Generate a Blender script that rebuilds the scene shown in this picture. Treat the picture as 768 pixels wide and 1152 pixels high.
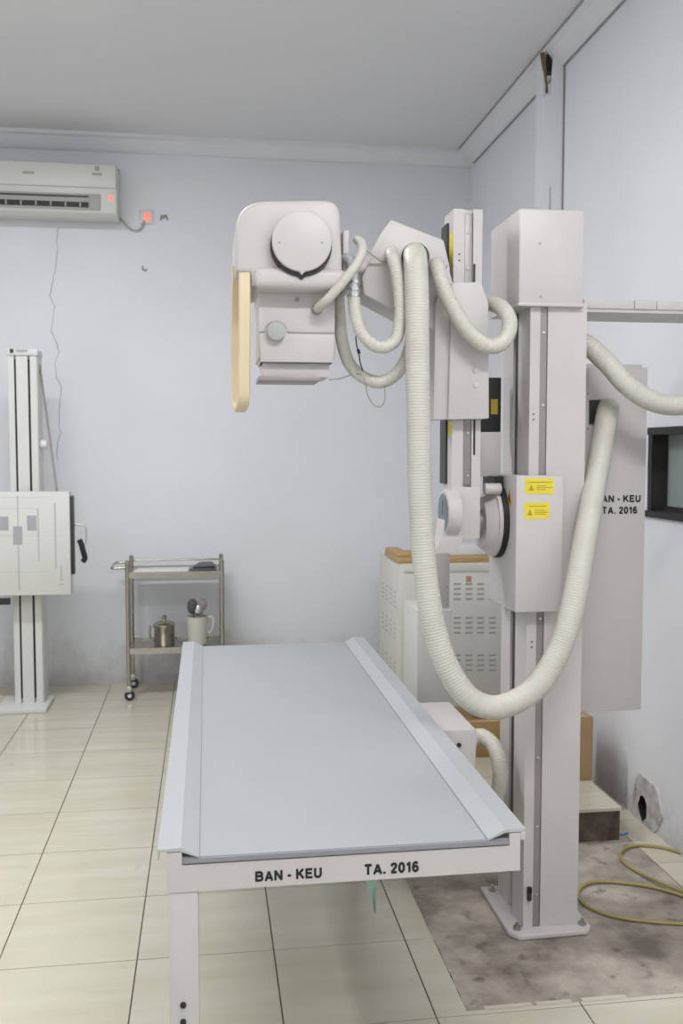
import bpy, bmesh, math, random
from mathutils import Vector, Matrix
random.seed(7)
for o in list(bpy.data.objects):
    bpy.data.objects.remove(o)
scene = bpy.context.scene
COL = scene.collection

# ------------------------------------------------------------------ camera
F, CH = 1068.0, 1.486                     # focal length in pixels of the 768x1152 frame, lens height
PH = math.atan((576 - 508) / F)
TH = math.atan((384 - 232) * math.cos(PH) / F)
FW = Vector((math.sin(TH) * math.cos(PH), math.cos(TH) * math.cos(PH), -math.sin(PH)))
RT = Vector((math.cos(TH), -math.sin(TH), 0))
UP = RT.cross(FW)
CAM = Vector((0, 0, CH))
cam_data = bpy.data.cameras.new('camera')
cam = bpy.data.objects.new('camera', cam_data)
COL.objects.link(cam)
m = Matrix((RT, UP, -FW)).transposed().to_4x4()
m.translation = CAM
cam.matrix_world = m
cam_data.sensor_fit = 'HORIZONTAL'
cam_data.sensor_width = 14.9
cam_data.lens = 14.9 * F / 768
cam_data.clip_start = 0.05
cam_data.dof.use_dof = True
cam_data.dof.focus_distance = 2.3
cam_data.dof.aperture_fstop = 4.5
scene.camera = cam

# ------------------------------------------------------------------ world, exposure, daylight fill
world = bpy.data.worlds.new('world')
scene.world = world
world.use_nodes = True
bg = world.node_tree.nodes['Background']
bg.inputs[0].default_value = (0.75, 0.85, 1.0, 1)
bg.inputs[1].default_value = 0.6
scene.view_settings.view_transform = 'Standard'
scene.view_settings.look = 'None'
scene.view_settings.gamma = 1
scene.view_settings.use_curve_mapping = False
scene.view_settings.exposure = 0.0
LAMP_NEAR, LAMP_LEFT, LAMP_MID, DAY_FILL = 50, 32, 52, 17

def area(name, loc, rot, sx, sy, power, col, parent=None):
    l = bpy.data.lights.new(name, 'AREA')
    l.shape = 'RECTANGLE'; l.size = sx; l.size_y = sy; l.energy = power; l.color = col
    o = bpy.data.objects.new(name, l); COL.objects.link(o)
    o.location = loc; o.rotation_euler = rot
    if parent:
        o.parent = parent; o.location = Vector(loc) - WORLD_LOC[parent.name]
    return o

# room limits
XL, XR, YF, YB, ZC = -3.05, 1.72, -1.3, 6.15, 3.425
# added soft frontal fill, coloured as daylight, at an unseen window
area('fill_daylight', (-0.75, YF + 0.03, 1.75), (math.radians(90), 0, 0), 2.2, 1.35, DAY_FILL, (0.97, 0.985, 1.0))

# ------------------------------------------------------------------ pixel helpers (768x1152 frame)
def ray(x, y): return FW + RT * ((x - 384) / F) + UP * ((576 - y) / F)
def PY(x, y, Y):
    d = ray(x, y); return CAM + d * (Y / d.y)
def PX(x, y, X):
    d = ray(x, y); return CAM + d * (X / d.x)
def PZ(x, y, Z):
    d = ray(x, y); return CAM + d * ((Z - CH) / d.z)
def XZ(pts, Y): return [(PY(x, y, Y).x, PY(x, y, Y).z) for x, y in pts]

# ------------------------------------------------------------------ materials
def lin(c):
    c = c / 255
    return c / 12.92 if c <= 0.04045 else ((c + 0.055) / 1.055) ** 2.4
def rgb(r, g, b): return (lin(r), lin(g), lin(b), 1)
def mat(name, col, rough=0.5, metal=0.0, var=0.03, scale=8.0, bump=0.0, bscale=200.0, stretch=(1, 1, 1), spec=0.5, emit=None, alpha=1.0):
    M = bpy.data.materials.new(name); M.use_nodes = True
    nt = M.node_tree; b = nt.nodes['Principled BSDF']
    b.inputs['Roughness'].default_value = rough
    b.inputs['Metallic'].default_value = metal
    b.inputs['Specular IOR Level'].default_value = spec
    c = rgb(*col)
    if emit:
        b.inputs['Base Color'].default_value = c
        b.inputs['Emission Color'].default_value = c
        b.inputs['Emission Strength'].default_value = emit
        return M
    tc = nt.nodes.new('ShaderNodeTexCoord'); mp = nt.nodes.new('ShaderNodeMapping')
    mp.inputs['Scale'].default_value = stretch
    nt.links.new(tc.outputs['Object'], mp.inputs[0])
    n = nt.nodes.new('ShaderNodeTexNoise'); n.inputs['Scale'].default_value = scale; n.inputs['Detail'].default_value = 5
    nt.links.new(mp.outputs[0], n.inputs['Vector'])
    cr = nt.nodes.new('ShaderNodeValToRGB')
    cr.color_ramp.elements[0].position = 0.3; cr.color_ramp.elements[1].position = 0.7
    cr.color_ramp.elements[0].color = tuple(max(0, v * (1 - var * 2)) for v in c[:3]) + (1,)
    cr.color_ramp.elements[1].color = tuple(min(1, v * (1 + var)) for v in c[:3]) + (1,)
    nt.links.new(n.outputs['Fac'], cr.inputs[0]); nt.links.new(cr.outputs[0], b.inputs['Base Color'])
    if bump:
        n2 = nt.nodes.new('ShaderNodeTexNoise'); n2.inputs['Scale'].default_value = bscale
        nt.links.new(tc.outputs['Object'], n2.inputs['Vector'])
        bp = nt.nodes.new('ShaderNodeBump'); bp.inputs['Strength'].default_value = bump; bp.inputs['Distance'].default_value = 0.002
        nt.links.new(n2.outputs['Fac'], bp.inputs['Height']); nt.links.new(bp.outputs[0], b.inputs['Normal'])
    return M

WHITE = mat('machine_white', (195, 190, 188), 0.42, var=0.012, bump=0.06, bscale=400)
WHITE2 = mat('stand_ivory', (212, 212, 208), 0.42, var=0.012)
HOSE = mat('hose_cream', (196, 193, 183), 0.45, var=0.03, scale=14)
HANDLE = mat('handle_tan', (214, 196, 162), 0.35, var=0.02)
BLACK = mat('black_plastic', (26, 26, 27), 0.5)
DARK = mat('dark_metal', (62, 60, 60), 0.45, 0.3)
RAIL = mat('grey_rail', (150, 143, 143), 0.4, 0.3, var=0.05)
STEEL = mat('stainless_steel', (178, 174, 165), 0.25, 0.95, var=0.05, scale=30)
CHROME = mat('bright_steel', (205, 205, 205), 0.22, 0.9, var=0.02)
ALU = mat('anodised_aluminium', (184, 187, 189), 0.38, 0.25, var=0.015, stretch=(1, 0.1, 1))
TOP = mat('table_grey', (162, 165, 167), 0.38, var=0.012, scale=5)
TOPEDGE = mat('table_edge_grey', (140, 140, 146), 0.5)
YEL = mat('sticker_yellow', (222, 204, 62), 0.5, var=0.01)
YELP = mat('sticker_print', (170, 146, 40), 0.6, var=0.01)
ORANGE = mat('warning_orange', (205, 150, 40), 0.5, var=0.02)
INK = mat('stencil_ink', (28, 27, 30), 0.7, var=0.25, scale=90)
GREYBOX = mat('cabinet_grey', (216, 213, 207), 0.5, var=0.015)
SLOT = mat('vent_dark', (170, 166, 160), 0.7)
WOOD = mat('plywood_tan', (190, 158, 108), 0.6, var=0.12, scale=10, stretch=(1, 8, 8))
CARD = mat('cardboard', (178, 148, 112), 0.8, var=0.06)
CARD2 = mat('cardboard_ochre', (190, 160, 110), 0.8, var=0.06)
GROUT = mat('grout_dark', (112, 104, 92), 0.9, var=0.15, scale=20)
STONE = mat('rough_masonry', (96, 84, 76), 0.9, var=0.3, scale=14, bump=0.6, bscale=40)
CORD = mat('cord_yellow', (160, 146, 90), 0.5, var=0.05)
BLUEW = mat('blue_wire', (70, 120, 190), 0.5)
CRACK = mat('crack_line', (158, 159, 166), 0.9)
HOLEM = mat('hole_shade', (34, 30, 28), 0.9, var=0.2)  # near-black colour stands in for the shade inside the wall hole
PATCH = mat('rough_plaster', (196, 192, 190), 0.95, var=0.20, scale=22, bump=0.7, bscale=50)
GREYPRINT = mat('print_grey', (166, 167, 174), 0.6)
LINEPRINT = mat('print_line', (186, 186, 184), 0.6)
REDPRINT = mat('print_red', (196, 140, 140), 0.6)
REDLED = mat('red_indicator', (255, 110, 96), 0.4, emit=1.1)
ACW = mat('aircon_white', (214, 214, 209), 0.4, var=0.01)
ACG = mat('aircon_grey', (168, 170, 166), 0.5, var=0.02)
RUBBER = mat('caster_rubber', (52, 50, 48), 0.6)
PLASTICJUG = mat('jug_plastic', (206, 204, 192), 0.35, var=0.02)
GREENC = mat('green_cloth', (206, 232, 222), 0.8, var=0.05)
TRAYM = mat('tray_dark', (88, 88, 92), 0.4, 0.5)
PAPER = mat('white_paper', (222, 222, 224), 0.8, var=0.01)
TUBE = mat('lit_tube', (255, 252, 245), 0.4, emit=6.0)
SPLINT = mat('old_wood', (128, 104, 66), 0.8, var=0.2)
FROST = mat('window_frosted', (150, 160, 158), 0.25, var=0.03)
WFRAME = mat('window_dark_frame', (44, 40, 38), 0.6, var=0.2)
DIALF = mat('dial_face', (128, 137, 140), 0.9, spec=0.1)
ELBOW = mat('clear_elbow', (200, 200, 202), 0.2, 0.3)

def wall_material(name, base, dirt, dirt_h):
    M = bpy.data.materials.new(name); M.use_nodes = True
    nt = M.node_tree; b = nt.nodes['Principled BSDF']; b.inputs['Roughness'].default_value = 0.75
    g = nt.nodes.new('ShaderNodeNewGeometry')
    n = nt.nodes.new('ShaderNodeTexNoise'); n.inputs['Scale'].default_value = 1.3; n.inputs['Detail'].default_value = 6
    nt.links.new(g.outputs['Position'], n.inputs['Vector'])
    r1 = nt.nodes.new('ShaderNodeValToRGB')
    c = rgb(*base)
    r1.color_ramp.elements[0].color = tuple(v * 0.95 for v in c[:3]) + (1,); r1.color_ramp.elements[1].color = c
    r1.color_ramp.elements[0].position = 0.35; r1.color_ramp.elements[1].position = 0.65
    nt.links.new(n.outputs['Fac'], r1.inputs[0])
    # damp stains along the foot of the wall: blotches with an irregular upper edge
    s = nt.nodes.new('ShaderNodeSeparateXYZ'); nt.links.new(g.outputs['Position'], s.inputs[0])
    n2 = nt.nodes.new('ShaderNodeTexNoise'); n2.inputs['Scale'].default_value = 5; n2.inputs['Detail'].default_value = 9; n2.inputs['Roughness'].default_value = 0.7
    nt.links.new(g.outputs['Position'], n2.inputs['Vector'])
    mr = nt.nodes.new('ShaderNodeMapRange'); mr.inputs[1].default_value = 0; mr.inputs[2].default_value = dirt_h
    mr.inputs[3].default_value = 0.36; mr.inputs[4].default_value = -0.30
    nt.links.new(s.outputs['Z'], mr.inputs[0])
    ad = nt.nodes.new('ShaderNodeMath'); ad.operation = 'ADD'
    nt.links.new(n2.outputs['Fac'], ad.inputs[0]); nt.links.new(mr.outputs[0], ad.inputs[1])
    r2 = nt.nodes.new('ShaderNodeValToRGB'); r2.color_ramp.elements[0].position = 0.52; r2.color_ramp.elements[1].position = 0.95
    r2.color_ramp.elements[1].color = (0.62, 0.62, 0.62, 1)
    nt.links.new(ad.outputs[0], r2.inputs[0])
    mx = nt.nodes.new('ShaderNodeMixRGB'); mx.inputs[2].default_value = rgb(*dirt)
    nt.links.new(r2.outputs[0], mx.inputs[0]); nt.links.new(r1.outputs[0], mx.inputs[1])
    nt.links.new(mx.outputs[0], b.inputs['Base Color'])
    n3 = nt.nodes.new('ShaderNodeTexNoise'); n3.inputs['Scale'].default_value = 22
    nt.links.new(g.outputs['Position'], n3.inputs['Vector'])
    bp = nt.nodes.new('ShaderNodeBump'); bp.inputs['Strength'].default_value = 0.12; bp.inputs['Distance'].default_value = 0.004
    nt.links.new(n3.outputs['Fac'], bp.inputs['Height']); nt.links.new(bp.outputs[0], b.inputs['Normal'])
    return M
WALL = wall_material('wall_paint', (227, 229, 234), (150, 138, 126), 0.55)
WALLR = wall_material('wall_paint_right', (231, 232, 237), (140, 130, 122), 0.30)
CEIL = mat('ceiling_paint', (224, 225, 228), 0.85, var=0.012, scale=1.2)
CORN = mat('cornice_paint', (225, 226, 231), 0.8, var=0.01)

def tile_material():
    M = bpy.data.materials.new('cream_tile'); M.use_nodes = True
    nt = M.node_tree; b = nt.nodes['Principled BSDF']
    b.inputs['Roughness'].default_value = 0.16; b.inputs['Specular IOR Level'].default_value = 0.5
    g = nt.nodes.new('ShaderNodeNewGeometry'); mp = nt.nodes.new('ShaderNodeMapping'); mp.inputs['Scale'].default_value = (2.0, 13, 1)
    nt.links.new(g.outputs['Position'], mp.inputs[0])
    oi = nt.nodes.new('ShaderNodeObjectInfo')
    n = nt.nodes.new('ShaderNodeTexNoise'); n.noise_dimensions = '4D'; n.inputs['Scale'].default_value = 1; n.inputs['Detail'].default_value = 5
    nt.links.new(mp.outputs[0], n.inputs['Vector'])
    ml = nt.nodes.new('ShaderNodeMath'); ml.operation = 'MULTIPLY'; ml.inputs[1].default_value = 9
    nt.links.new(oi.outputs['Random'], ml.inputs[0]); nt.links.new(ml.outputs[0], n.inputs['W'])
    cr = nt.nodes.new('ShaderNodeValToRGB'); cr.color_ramp.elements[0].position = 0.3; cr.color_ramp.elements[1].position = 0.7
    cr.color_ramp.elements[0].color = rgb(197, 191, 171); cr.color_ramp.elements[1].color = rgb(208, 204, 188)
    nt.links.new(n.outputs['Fac'], cr.inputs[0])
    # scattered scuffs and dirt specks
    n2 = nt.nodes.new('ShaderNodeTexNoise'); n2.inputs['Scale'].default_value = 9; n2.inputs['Detail'].default_value = 8
    nt.links.new(g.outputs['Position'], n2.inputs['Vector'])
    r2 = nt.nodes.new('ShaderNodeValToRGB'); r2.color_ramp.elements[0].position = 0.68; r2.color_ramp.elements[1].position = 0.85
    r2.color_ramp.elements[1].color = (0.35, 0.35, 0.35, 1)
    nt.links.new(n2.outputs['Fac'], r2.inputs[0])
    mx = nt.nodes.new('ShaderNodeMixRGB'); mx.inputs[2].default_value = rgb(120, 108, 92)
    nt.links.new(r2.outputs[0], mx.inputs[0]); nt.links.new(cr.outputs[0], mx.inputs[1]); nt.links.new(mx.outputs[0], b.inputs['Base Color'])
    return M
TILE = tile_material()
def concrete_material():
    M = bpy.data.materials.new('bare_concrete'); M.use_nodes = True
    nt = M.node_tree; b = nt.nodes['Principled BSDF']; b.inputs['Roughness'].default_value = 0.8
    g = nt.nodes.new('ShaderNodeNewGeometry')
    n = nt.nodes.new('ShaderNodeTexNoise'); n.inputs['Scale'].default_value = 3.2; n.inputs['Detail'].default_value = 9; n.inputs['Roughness'].default_value = 0.65
    nt.links.new(g.outputs['Position'], n.inputs['Vector'])
    cr = nt.nodes.new('ShaderNodeValToRGB'); e = cr.color_ramp.elements
    e[0].position = 0.36; e[0].color = rgb(112, 103, 95); e[1].position = 0.62; e[1].color = rgb(186, 176, 162)
    k = e.new(0.47); k.color = rgb(152, 143, 133)
    nt.links.new(n.outputs['Fac'], cr.inputs[0])
    v = nt.nodes.new('ShaderNodeTexNoise'); v.inputs['Scale'].default_value = 14; v.inputs['Detail'].default_value = 4
    nt.links.new(g.outputs['Position'], v.inputs['Vector'])
    r2 = nt.nodes.new('ShaderNodeValToRGB'); r2.color_ramp.elements[0].position = 0.60; r2.color_ramp.elements[1].position = 0.70
    r2.color_ramp.elements[1].color = (0.6, 0.6, 0.6, 1)
    nt.links.new(v.outputs['Fac'], r2.inputs[0])
    mx = nt.nodes.new('ShaderNodeMixRGB'); mx.inputs[2].default_value = rgb(84, 74, 68)
    nt.links.new(r2.outputs[0], mx.inputs[0]); nt.links.new(cr.outputs[0], mx.inputs[1]); nt.links.new(mx.outputs[0], b.inputs['Base Color'])
    bp = nt.nodes.new('ShaderNodeBump'); bp.inputs['Strength'].default_value = 0.35; bp.inputs['Distance'].default_value = 0.004
    nt.links.new(v.outputs['Fac'], bp.inputs['Height']); nt.links.new(bp.outputs[0], b.inputs['Normal'])
    return M
CONC = concrete_material()

# ------------------------------------------------------------------ mesh helpers
WORLD_LOC = {}
def finish(bm, name, material, parent=None, smooth=False):
    """link a bmesh drawn in world coordinates as one object; its origin is moved to its base centre"""
    bmesh.ops.recalc_face_normals(bm, faces=bm.faces)
    xs = [v.co.x for v in bm.verts]; ys = [v.co.y for v in bm.verts]; zs = [v.co.z for v in bm.verts]
    c = Vector(((min(xs) + max(xs)) / 2, (min(ys) + max(ys)) / 2, min(zs)))
    for v in bm.verts: v.co -= c
    me = bpy.data.meshes.new(name); bm.to_mesh(me); bm.free()
    me.materials.append(material)
    if smooth:
        me.polygons.foreach_set('use_smooth', [True] * len(me.polygons))
        try: me.set_sharp_from_angle(angle=math.radians(40))
        except Exception: pass
    o = bpy.data.objects.new(name, me); COL.objects.link(o)
    o.location = c; WORLD_LOC[o.name] = c.copy()
    if parent is not None:
        o.parent = parent; o.location = c - WORLD_LOC[parent.name]
    return o
def thing(name, label, cat, loc, group=None):
    o = bpy.data.objects.new(name, None); COL.objects.link(o)
    o.location = loc; o.empty_display_size = 0.1; WORLD_LOC[o.name] = Vector(loc)
    return tag(o, label, cat, group)
def tag(o, label, cat, group=None):
    o['label'] = label; o['category'] = cat
    if group: o['group'] = group
    return o
def struct(o):
    o['kind'] = 'structure'; return o
def part_label(o, label):
    o['label'] = label; return o

def add_box(bm, x0, x1, y0, y1, z0, z1, bevel=0.0, seg=2):
    t = bmesh.new()
    bmesh.ops.create_cube(t, size=1)
    for v in t.verts:
        v.co = Vector((x0 + (v.co.x + .5) * (x1 - x0), y0 + (v.co.y + .5) * (y1 - y0), z0 + (v.co.z + .5) * (z1 - z0)))
    if bevel: bmesh.ops.bevel(t, geom=list(t.edges), offset=bevel, segments=seg, affect='EDGES', profile=0.5)
    merge(bm, t)
def merge(bm, t):
    me = bpy.data.meshes.new('tmp'); t.to_mesh(me); t.free(); bm.from_mesh(me); bpy.data.meshes.remove(me)
def box(name, x0, x1, y0, y1, z0, z1, material, parent=None, bevel=0.0, seg=2):
    bm = bmesh.new(); add_box(bm, x0, x1, y0, y1, z0, z1, bevel, seg)
    return finish(bm, name, material, parent, smooth=bevel > 0)
def add_prism(bm, poly, a0, a1, axis='Y', bevel=0.0, seg=2):
    """extrude a polygon: axis Y takes (x,z) points, axis X takes (y,z), axis Z takes (x,y)"""
    t = bmesh.new()
    def mk(p, a): return {'Y': (p[0], a, p[1]), 'X': (a, p[0], p[1]), 'Z': (p[0], p[1], a)}[axis]
    v0 = [t.verts.new(mk(p, a0)) for p in poly]; v1 = [t.verts.new(mk(p, a1)) for p in poly]
    t.faces.new(v0); t.faces.new(list(reversed(v1)))
    for i in range(len(poly)):
        j = (i + 1) % len(poly); t.faces.new((v0[j], v0[i], v1[i], v1[j]))
    bmesh.ops.recalc_face_normals(t, faces=t.faces)
    if bevel: bmesh.ops.bevel(t, geom=list(t.edges), offset=bevel, segments=seg, affect='EDGES', profile=0.5)
    merge(bm, t)
def prism(name, poly, a0, a1, material, parent=None, axis='Y', bevel=0.0, seg=2):
    bm = bmesh.new(); add_prism(bm, poly, a0, a1, axis, bevel, seg)
    return finish(bm, name, material, parent, smooth=bevel > 0)
def add_cyl(bm, p0, p1, r0, r1=None, n=24, bevel=0.0):
    p0 = Vector(p0); p1 = Vector(p1); r1 = r0 if r1 is None else r1
    t = bmesh.new(); d = p1 - p0
    bmesh.ops.create_cone(t, cap_ends=True, segments=n, radius1=r0, radius2=r1, depth=d.length)
    if bevel:
        caps = [e for e in t.edges if abs(e.verts[0].co.z - e.verts[1].co.z) < 1e-6]
        bmesh.ops.bevel(t, geom=caps, offset=bevel, segments=2, affect='EDGES', profile=0.5)
    q = Vector((0, 0, 1)).rotation_difference(d.normalized())
    for v in t.verts: v.co = q @ v.co + (p0 + p1) / 2
    merge(bm, t)
def cyl(name, p0, p1, r0, material, parent=None, r1=None, n=24, bevel=0.0):
    bm = bmesh.new(); add_cyl(bm, p0, p1, r0, r1, n, bevel)
    return finish(bm, name, material, parent, smooth=True)
def path(pts, step):
    """Catmull-Rom through the points, resampled at an even step"""
    P = [Vector(p) for p in pts]
    P = [P[0] * 2 - P[1]] + P + [P[-1] * 2 - P[-2]]
    fine = []
    for i in range(1, len(P) - 2):
        a, b, c, d = P[i - 1], P[i], P[i + 1], P[i + 2]
        for k in range(24):
            t = k / 24
            fine.append(0.5 * (2 * b + (c - a) * t + (2 * a - 5 * b + 4 * c - d) * t * t + (3 * b - a - 3 * c + d) * t ** 3))
    fine.append(P[-2])
    out = [fine[0]]; acc = 0
    for a, b in zip(fine, fine[1:]):
        L = (b - a).length
        while acc + L >= step:
            a = a.lerp(b, (step - acc) / L); L = (b - a).length; acc = 0; out.append(a.copy())
        acc += L
    if (out[-1] - fine[-1]).length > step * 0.3: out.append(fine[-1])
    return out
def add_tube(bm, pts, r, step=0.01, n=10, rib=0.0):
    c = path(pts, step); up = Vector((0.31, 0.17, 0.93)); rings = []
    T = (c[1] - c[0]).normalized(); N = (up - T * up.dot(T)).normalized()
    for i, p in enumerate(c):
        T = ((c[min(i + 1, len(c) - 1)]) - c[max(i - 1, 0)]).normalized()
        N = (N - T * N.dot(T)).normalized(); B = T.cross(N)
        rr = r - rib * (0, .5, 1, .5)[i % 4]
        rings.append([bm.verts.new(p + (N * math.cos(2 * math.pi * k / n) + B * math.sin(2 * math.pi * k / n)) * rr) for k in range(n)])
    for a, b in zip(rings, rings[1:]):
        for k in range(n): bm.faces.new((a[k], a[(k + 1) % n], b[(k + 1) % n], b[k]))
    bm.faces.new(list(reversed(rings[0]))); bm.faces.new(rings[-1])
def tube(name, pts, r, material, parent=None, step=0.01, n=10, rib=0.0):
    bm = bmesh.new(); add_tube(bm, pts, r, step, n, rib)
    o = finish(bm, name, material, parent)
    o.data.polygons.foreach_set('use_smooth', [True] * len(o.data.polygons))
    return o
def add_lathe(bm, prof, c, n=24):
    rings = []
    for r, z in prof:
        rings.append([bm.verts.new((c[0] + r * math.cos(2 * math.pi * k / n), c[1] + r * math.sin(2 * math.pi * k / n), c[2] + z)) for k in range(n)])
    for a, b in zip(rings, rings[1:]):
        for k in range(n): bm.faces.new((a[k], a[(k + 1) % n], b[(k + 1) % n], b[k]))
    bm.faces.new(list(reversed(rings[0]))); bm.faces.new(rings[-1])
def lathe(name, prof, c, material, parent=None, n=24):
    bm = bmesh.new(); add_lathe(bm, prof, c, n); return finish(bm, name, material, parent, smooth=True)
OVAL = [(.33 + .24 * math.cos(t), .5 + .41 * math.sin(t)) for t in [k * math.pi / 8 for k in range(17)]]
GLYPH = {   # bold block capitals: width and stroke centre lines in a unit-high cell
    'A': (.90, [[(.09, 0), (.45, .93)], [(.45, .93), (.81, 0)], [(.22, .30), (.68, .30)]]),
    'B': (.84, [[(.1, 0), (.1, 1)], [(.1, .9), (.5, .9), (.66, .83), (.69, .72), (.64, .60), (.5, .53), (.1, .53)], [(.5, .53), (.68, .46), (.74, .31), (.68, .16), (.5, .1), (.1, .1)]]),
    'N': (.84, [[(.1, 0), (.1, 1)], [(.12, .92), (.72, .08)], [(.74, 0), (.74, 1)]]),
    'K': (.86, [[(.1, 0), (.1, 1)], [(.74, .97), (.15, .40)], [(.35, .58), (.78, .03)]]),
    'E': (.78, [[(.1, 0), (.1, 1)], [(.1, .9), (.72, .9)], [(.1, .52), (.66, .52)], [(.1, .1), (.75, .1)]]),
    'U': (.80, [[(.1, 1), (.1, .35), (.16, .18), (.3, .1), (.5, .1), (.64, .18), (.7, .35), (.7, 1)]]),
    'T': (.76, [[(.02, .9), (.74, .9)], [(.38, 0), (.38, .9)]]),
    '2': (.66, [[(.1, .66), (.16, .84), (.32, .91), (.5, .87), (.57, .73), (.5, .56), (.13, .13)], [(.05, .09), (.63, .09)]]),
    '0': (.66, [OVAL]),
    '1': (.46, [[(.06, .70), (.30, .90)], [(.33, 0), (.33, 1)]]),
    '6': (.66, [[(.56, .78), (.44, .91), (.3, .91), (.16, .78), (.1, .5), (.12, .25), (.25, .1), (.42, .09), (.57, .2), (.57, .42), (.44, .56), (.28, .55), (.13, .38)]]),
    '.': (.22, [[(.1, 0), (.1, .2)]]), '-': (.46, [[(.04, .40), (.42, .40)]]), ' ': (.22, [])}
def text_mesh(name, s, x0, x1, z0, z1, y, material, parent, offset=0, thick=0.0006):
    """flat stencilled lettering on a surface that faces the camera side (-Y)"""
    bm = bmesh.new(); pen = 0.0; hw = .125; k = 0
    for ch in s:
        w, lines = GLYPH[ch]
        for ln in lines:
            for i, (p, q) in enumerate(zip(ln, ln[1:])):
                p = Vector(p); q = Vector(q); d = (q - p).normalized(); nrm = Vector((-d.y, d.x)) * hw
                a = p - d * (hw * .55 if i > 0 else 0); b = q + d * (hw * .55 if i < len(ln) - 2 else 0)
                k += 1
                bm.faces.new([bm.verts.new((pen + v.x, -thick - k * 1e-6, v.y)) for v in (a - nrm, b - nrm, b + nrm, a + nrm)])
        pen += w + .15
    ax = [v.co.x for v in bm.verts]; az = [v.co.z for v in bm.verts]
    a0, a1, b0, b1 = min(ax), max(ax), min(az), max(az)
    for v in bm.verts:
        v.co = Vector((x0 + (v.co.x - a0) / (a1 - a0) * (x1 - x0), y + v.co.y, z0 + (v.co.z - b0) / (b1 - b0) * (z1 - z0)))
    return finish(bm, name, material, parent)

# ================================================================== THE ROOM
# ---- floor: grout bed, each tile a piece, the bare concrete where the column stands
floor = struct(box('floor', XL, XR, YF, YB, -0.12, -0.0025, GROUT))
HX0, HX1, HY0, HY1 = 0.672, 1.598, 2.365, 3.40
tile_cache = {}
def floor_tile(rects):
    key = tuple(tuple(round(v, 4) for v in r) for r in rects)
    bm = bmesh.new()
    for r in rects: add_box(bm, r[0], r[1], r[2], r[3], -0.010, 0.0)
    return finish(bm, 'floor_tile', TILE, floor)
gx = [-0.614 + 0.4 * k for k in range(-7, 8)]
gy = [2.749 + 0.4025 * k for k in range(-11, 10)]
proto_tile = None
for xa, xb in zip(gx, gx[1:]):
    for ya, yb in zip(gy, gy[1:]):
        r = [max(xa + 0.0022, XL), min(xb - 0.0022, XR), max(ya + 0.0018, YF), min(yb - 0.0018, YB)]
        if r[1] - r[0] < 0.01 or r[3] - r[2] < 0.01: continue
        full = abs(r[1] - r[0] - 0.3956) < 1e-4 and abs(r[3] - r[2] - 0.3989) < 1e-3
        hit = r[0] < HX1 and r[1] > HX0 and r[2] < HY1 and r[3] > HY0
        if hit:
            rects = []
            if r[0] < HX0: rects.append([r[0], HX0, r[2], r[3]]); r[0] = HX0
            if r[1] > HX1: rects.append([HX1, r[1], r[2], r[3]]); r[1] = HX1
            if r[2] < HY0: rects.append([r[0], r[1], r[2], HY0])
            if r[3] > HY1: rects.append([r[0], r[1], HY1, r[3]])
            rects = [q for q in rects if q[1] - q[0] > 0.004 and q[3] - q[2] > 0.004]
            if rects: floor_tile(rects)
        elif full and proto_tile:
            o = proto_tile.copy(); COL.objects.link(o)
            o.location = Vector(((r[0] + r[1]) / 2, (r[2] + r[3]) / 2, -0.010)) - WORLD_LOC[floor.name]
        else:
            o = floor_tile([r])
            if full: proto_tile = o
bm = bmesh.new()
poly = []
for i in range(25): poly.append((HX0 + random.uniform(-.001, .005), HY0 + (HY1 - HY0) * (1 - i / 24)))
for i in range(1, 25): poly.append((HX0 + (HX1 - HX0) * i / 24, HY0 + random.uniform(-.001, .006)))
for i in range(1, 25): poly.append((HX1 - random.uniform(-.001, .005), HY0 + (HY1 - HY0) * i / 24))
add_prism(bm, poly, -0.05, -0.0015, 'Z')
part_label(finish(bm, 'concrete_patch', CONC, floor), 'bare stained concrete patch left untiled around the column foot')
# chipped tile edge strips along the front of the concrete
for i, (a, b) in enumerate(((545, 597), (602, 640), (652, 700))):
    p0 = PZ(a, 1137 - (a - 530) * 0.13, 0); p1 = PZ(b, 1137 - (b - 530) * 0.13, 0)
    bm = bmesh.new(); add_box(bm, p0.x, p1.x, HY0 - 0.002, HY0 + 0.016, -0.004, 0.0)
    finish(bm, 'tile_chip', TILE, floor)

ceiling = struct(box('ceiling', XL - .15, XR + .15, YF - .15, YB + .15, ZC, ZC + 0.12, CEIL))
wall_back = struct(box('wall_back', XL - .15, XR + .15, YB, YB + 0.15, -0.12, ZC, WALL))
wall_left = struct(box('wall_left', XL - .15, XL, YF, YB, -0.12, ZC, WALL))
# unseen wall behind the camera; its wide window is added for the soft fill
bm = bmesh.new()
WX0, WX1, WZ0, WZ1 = -1.95, 0.45, 1.02, 2.48
add_box(bm, XL - .15, WX0, YF - .15, YF, -0.12, ZC); add_box(bm, WX1, XR + .15, YF - .15, YF, -0.12, ZC)
add_box(bm, WX0, WX1, YF - .15, YF, -0.12, WZ0); add_box(bm, WX0, WX1, YF - .15, YF, WZ1, ZC)
struct(finish(bm, 'wall_front', WALL))
win2 = struct(box('fill_window', WX0, WX1, YF - 0.10, YF - 0.06, WZ0, WZ0 + 0.05, WFRAME))
for a in (WX0, (WX0 + WX1) / 2 - .025, WX1 - .05): box('window_frame', a, a + .05, YF - .10, YF - .06, WZ0 + .05, WZ1 - .05, WFRAME, win2)
box('window_frame', WX0, WX1, YF - .10, YF - .06, WZ1 - .05, WZ1, WFRAME, win2)

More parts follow.
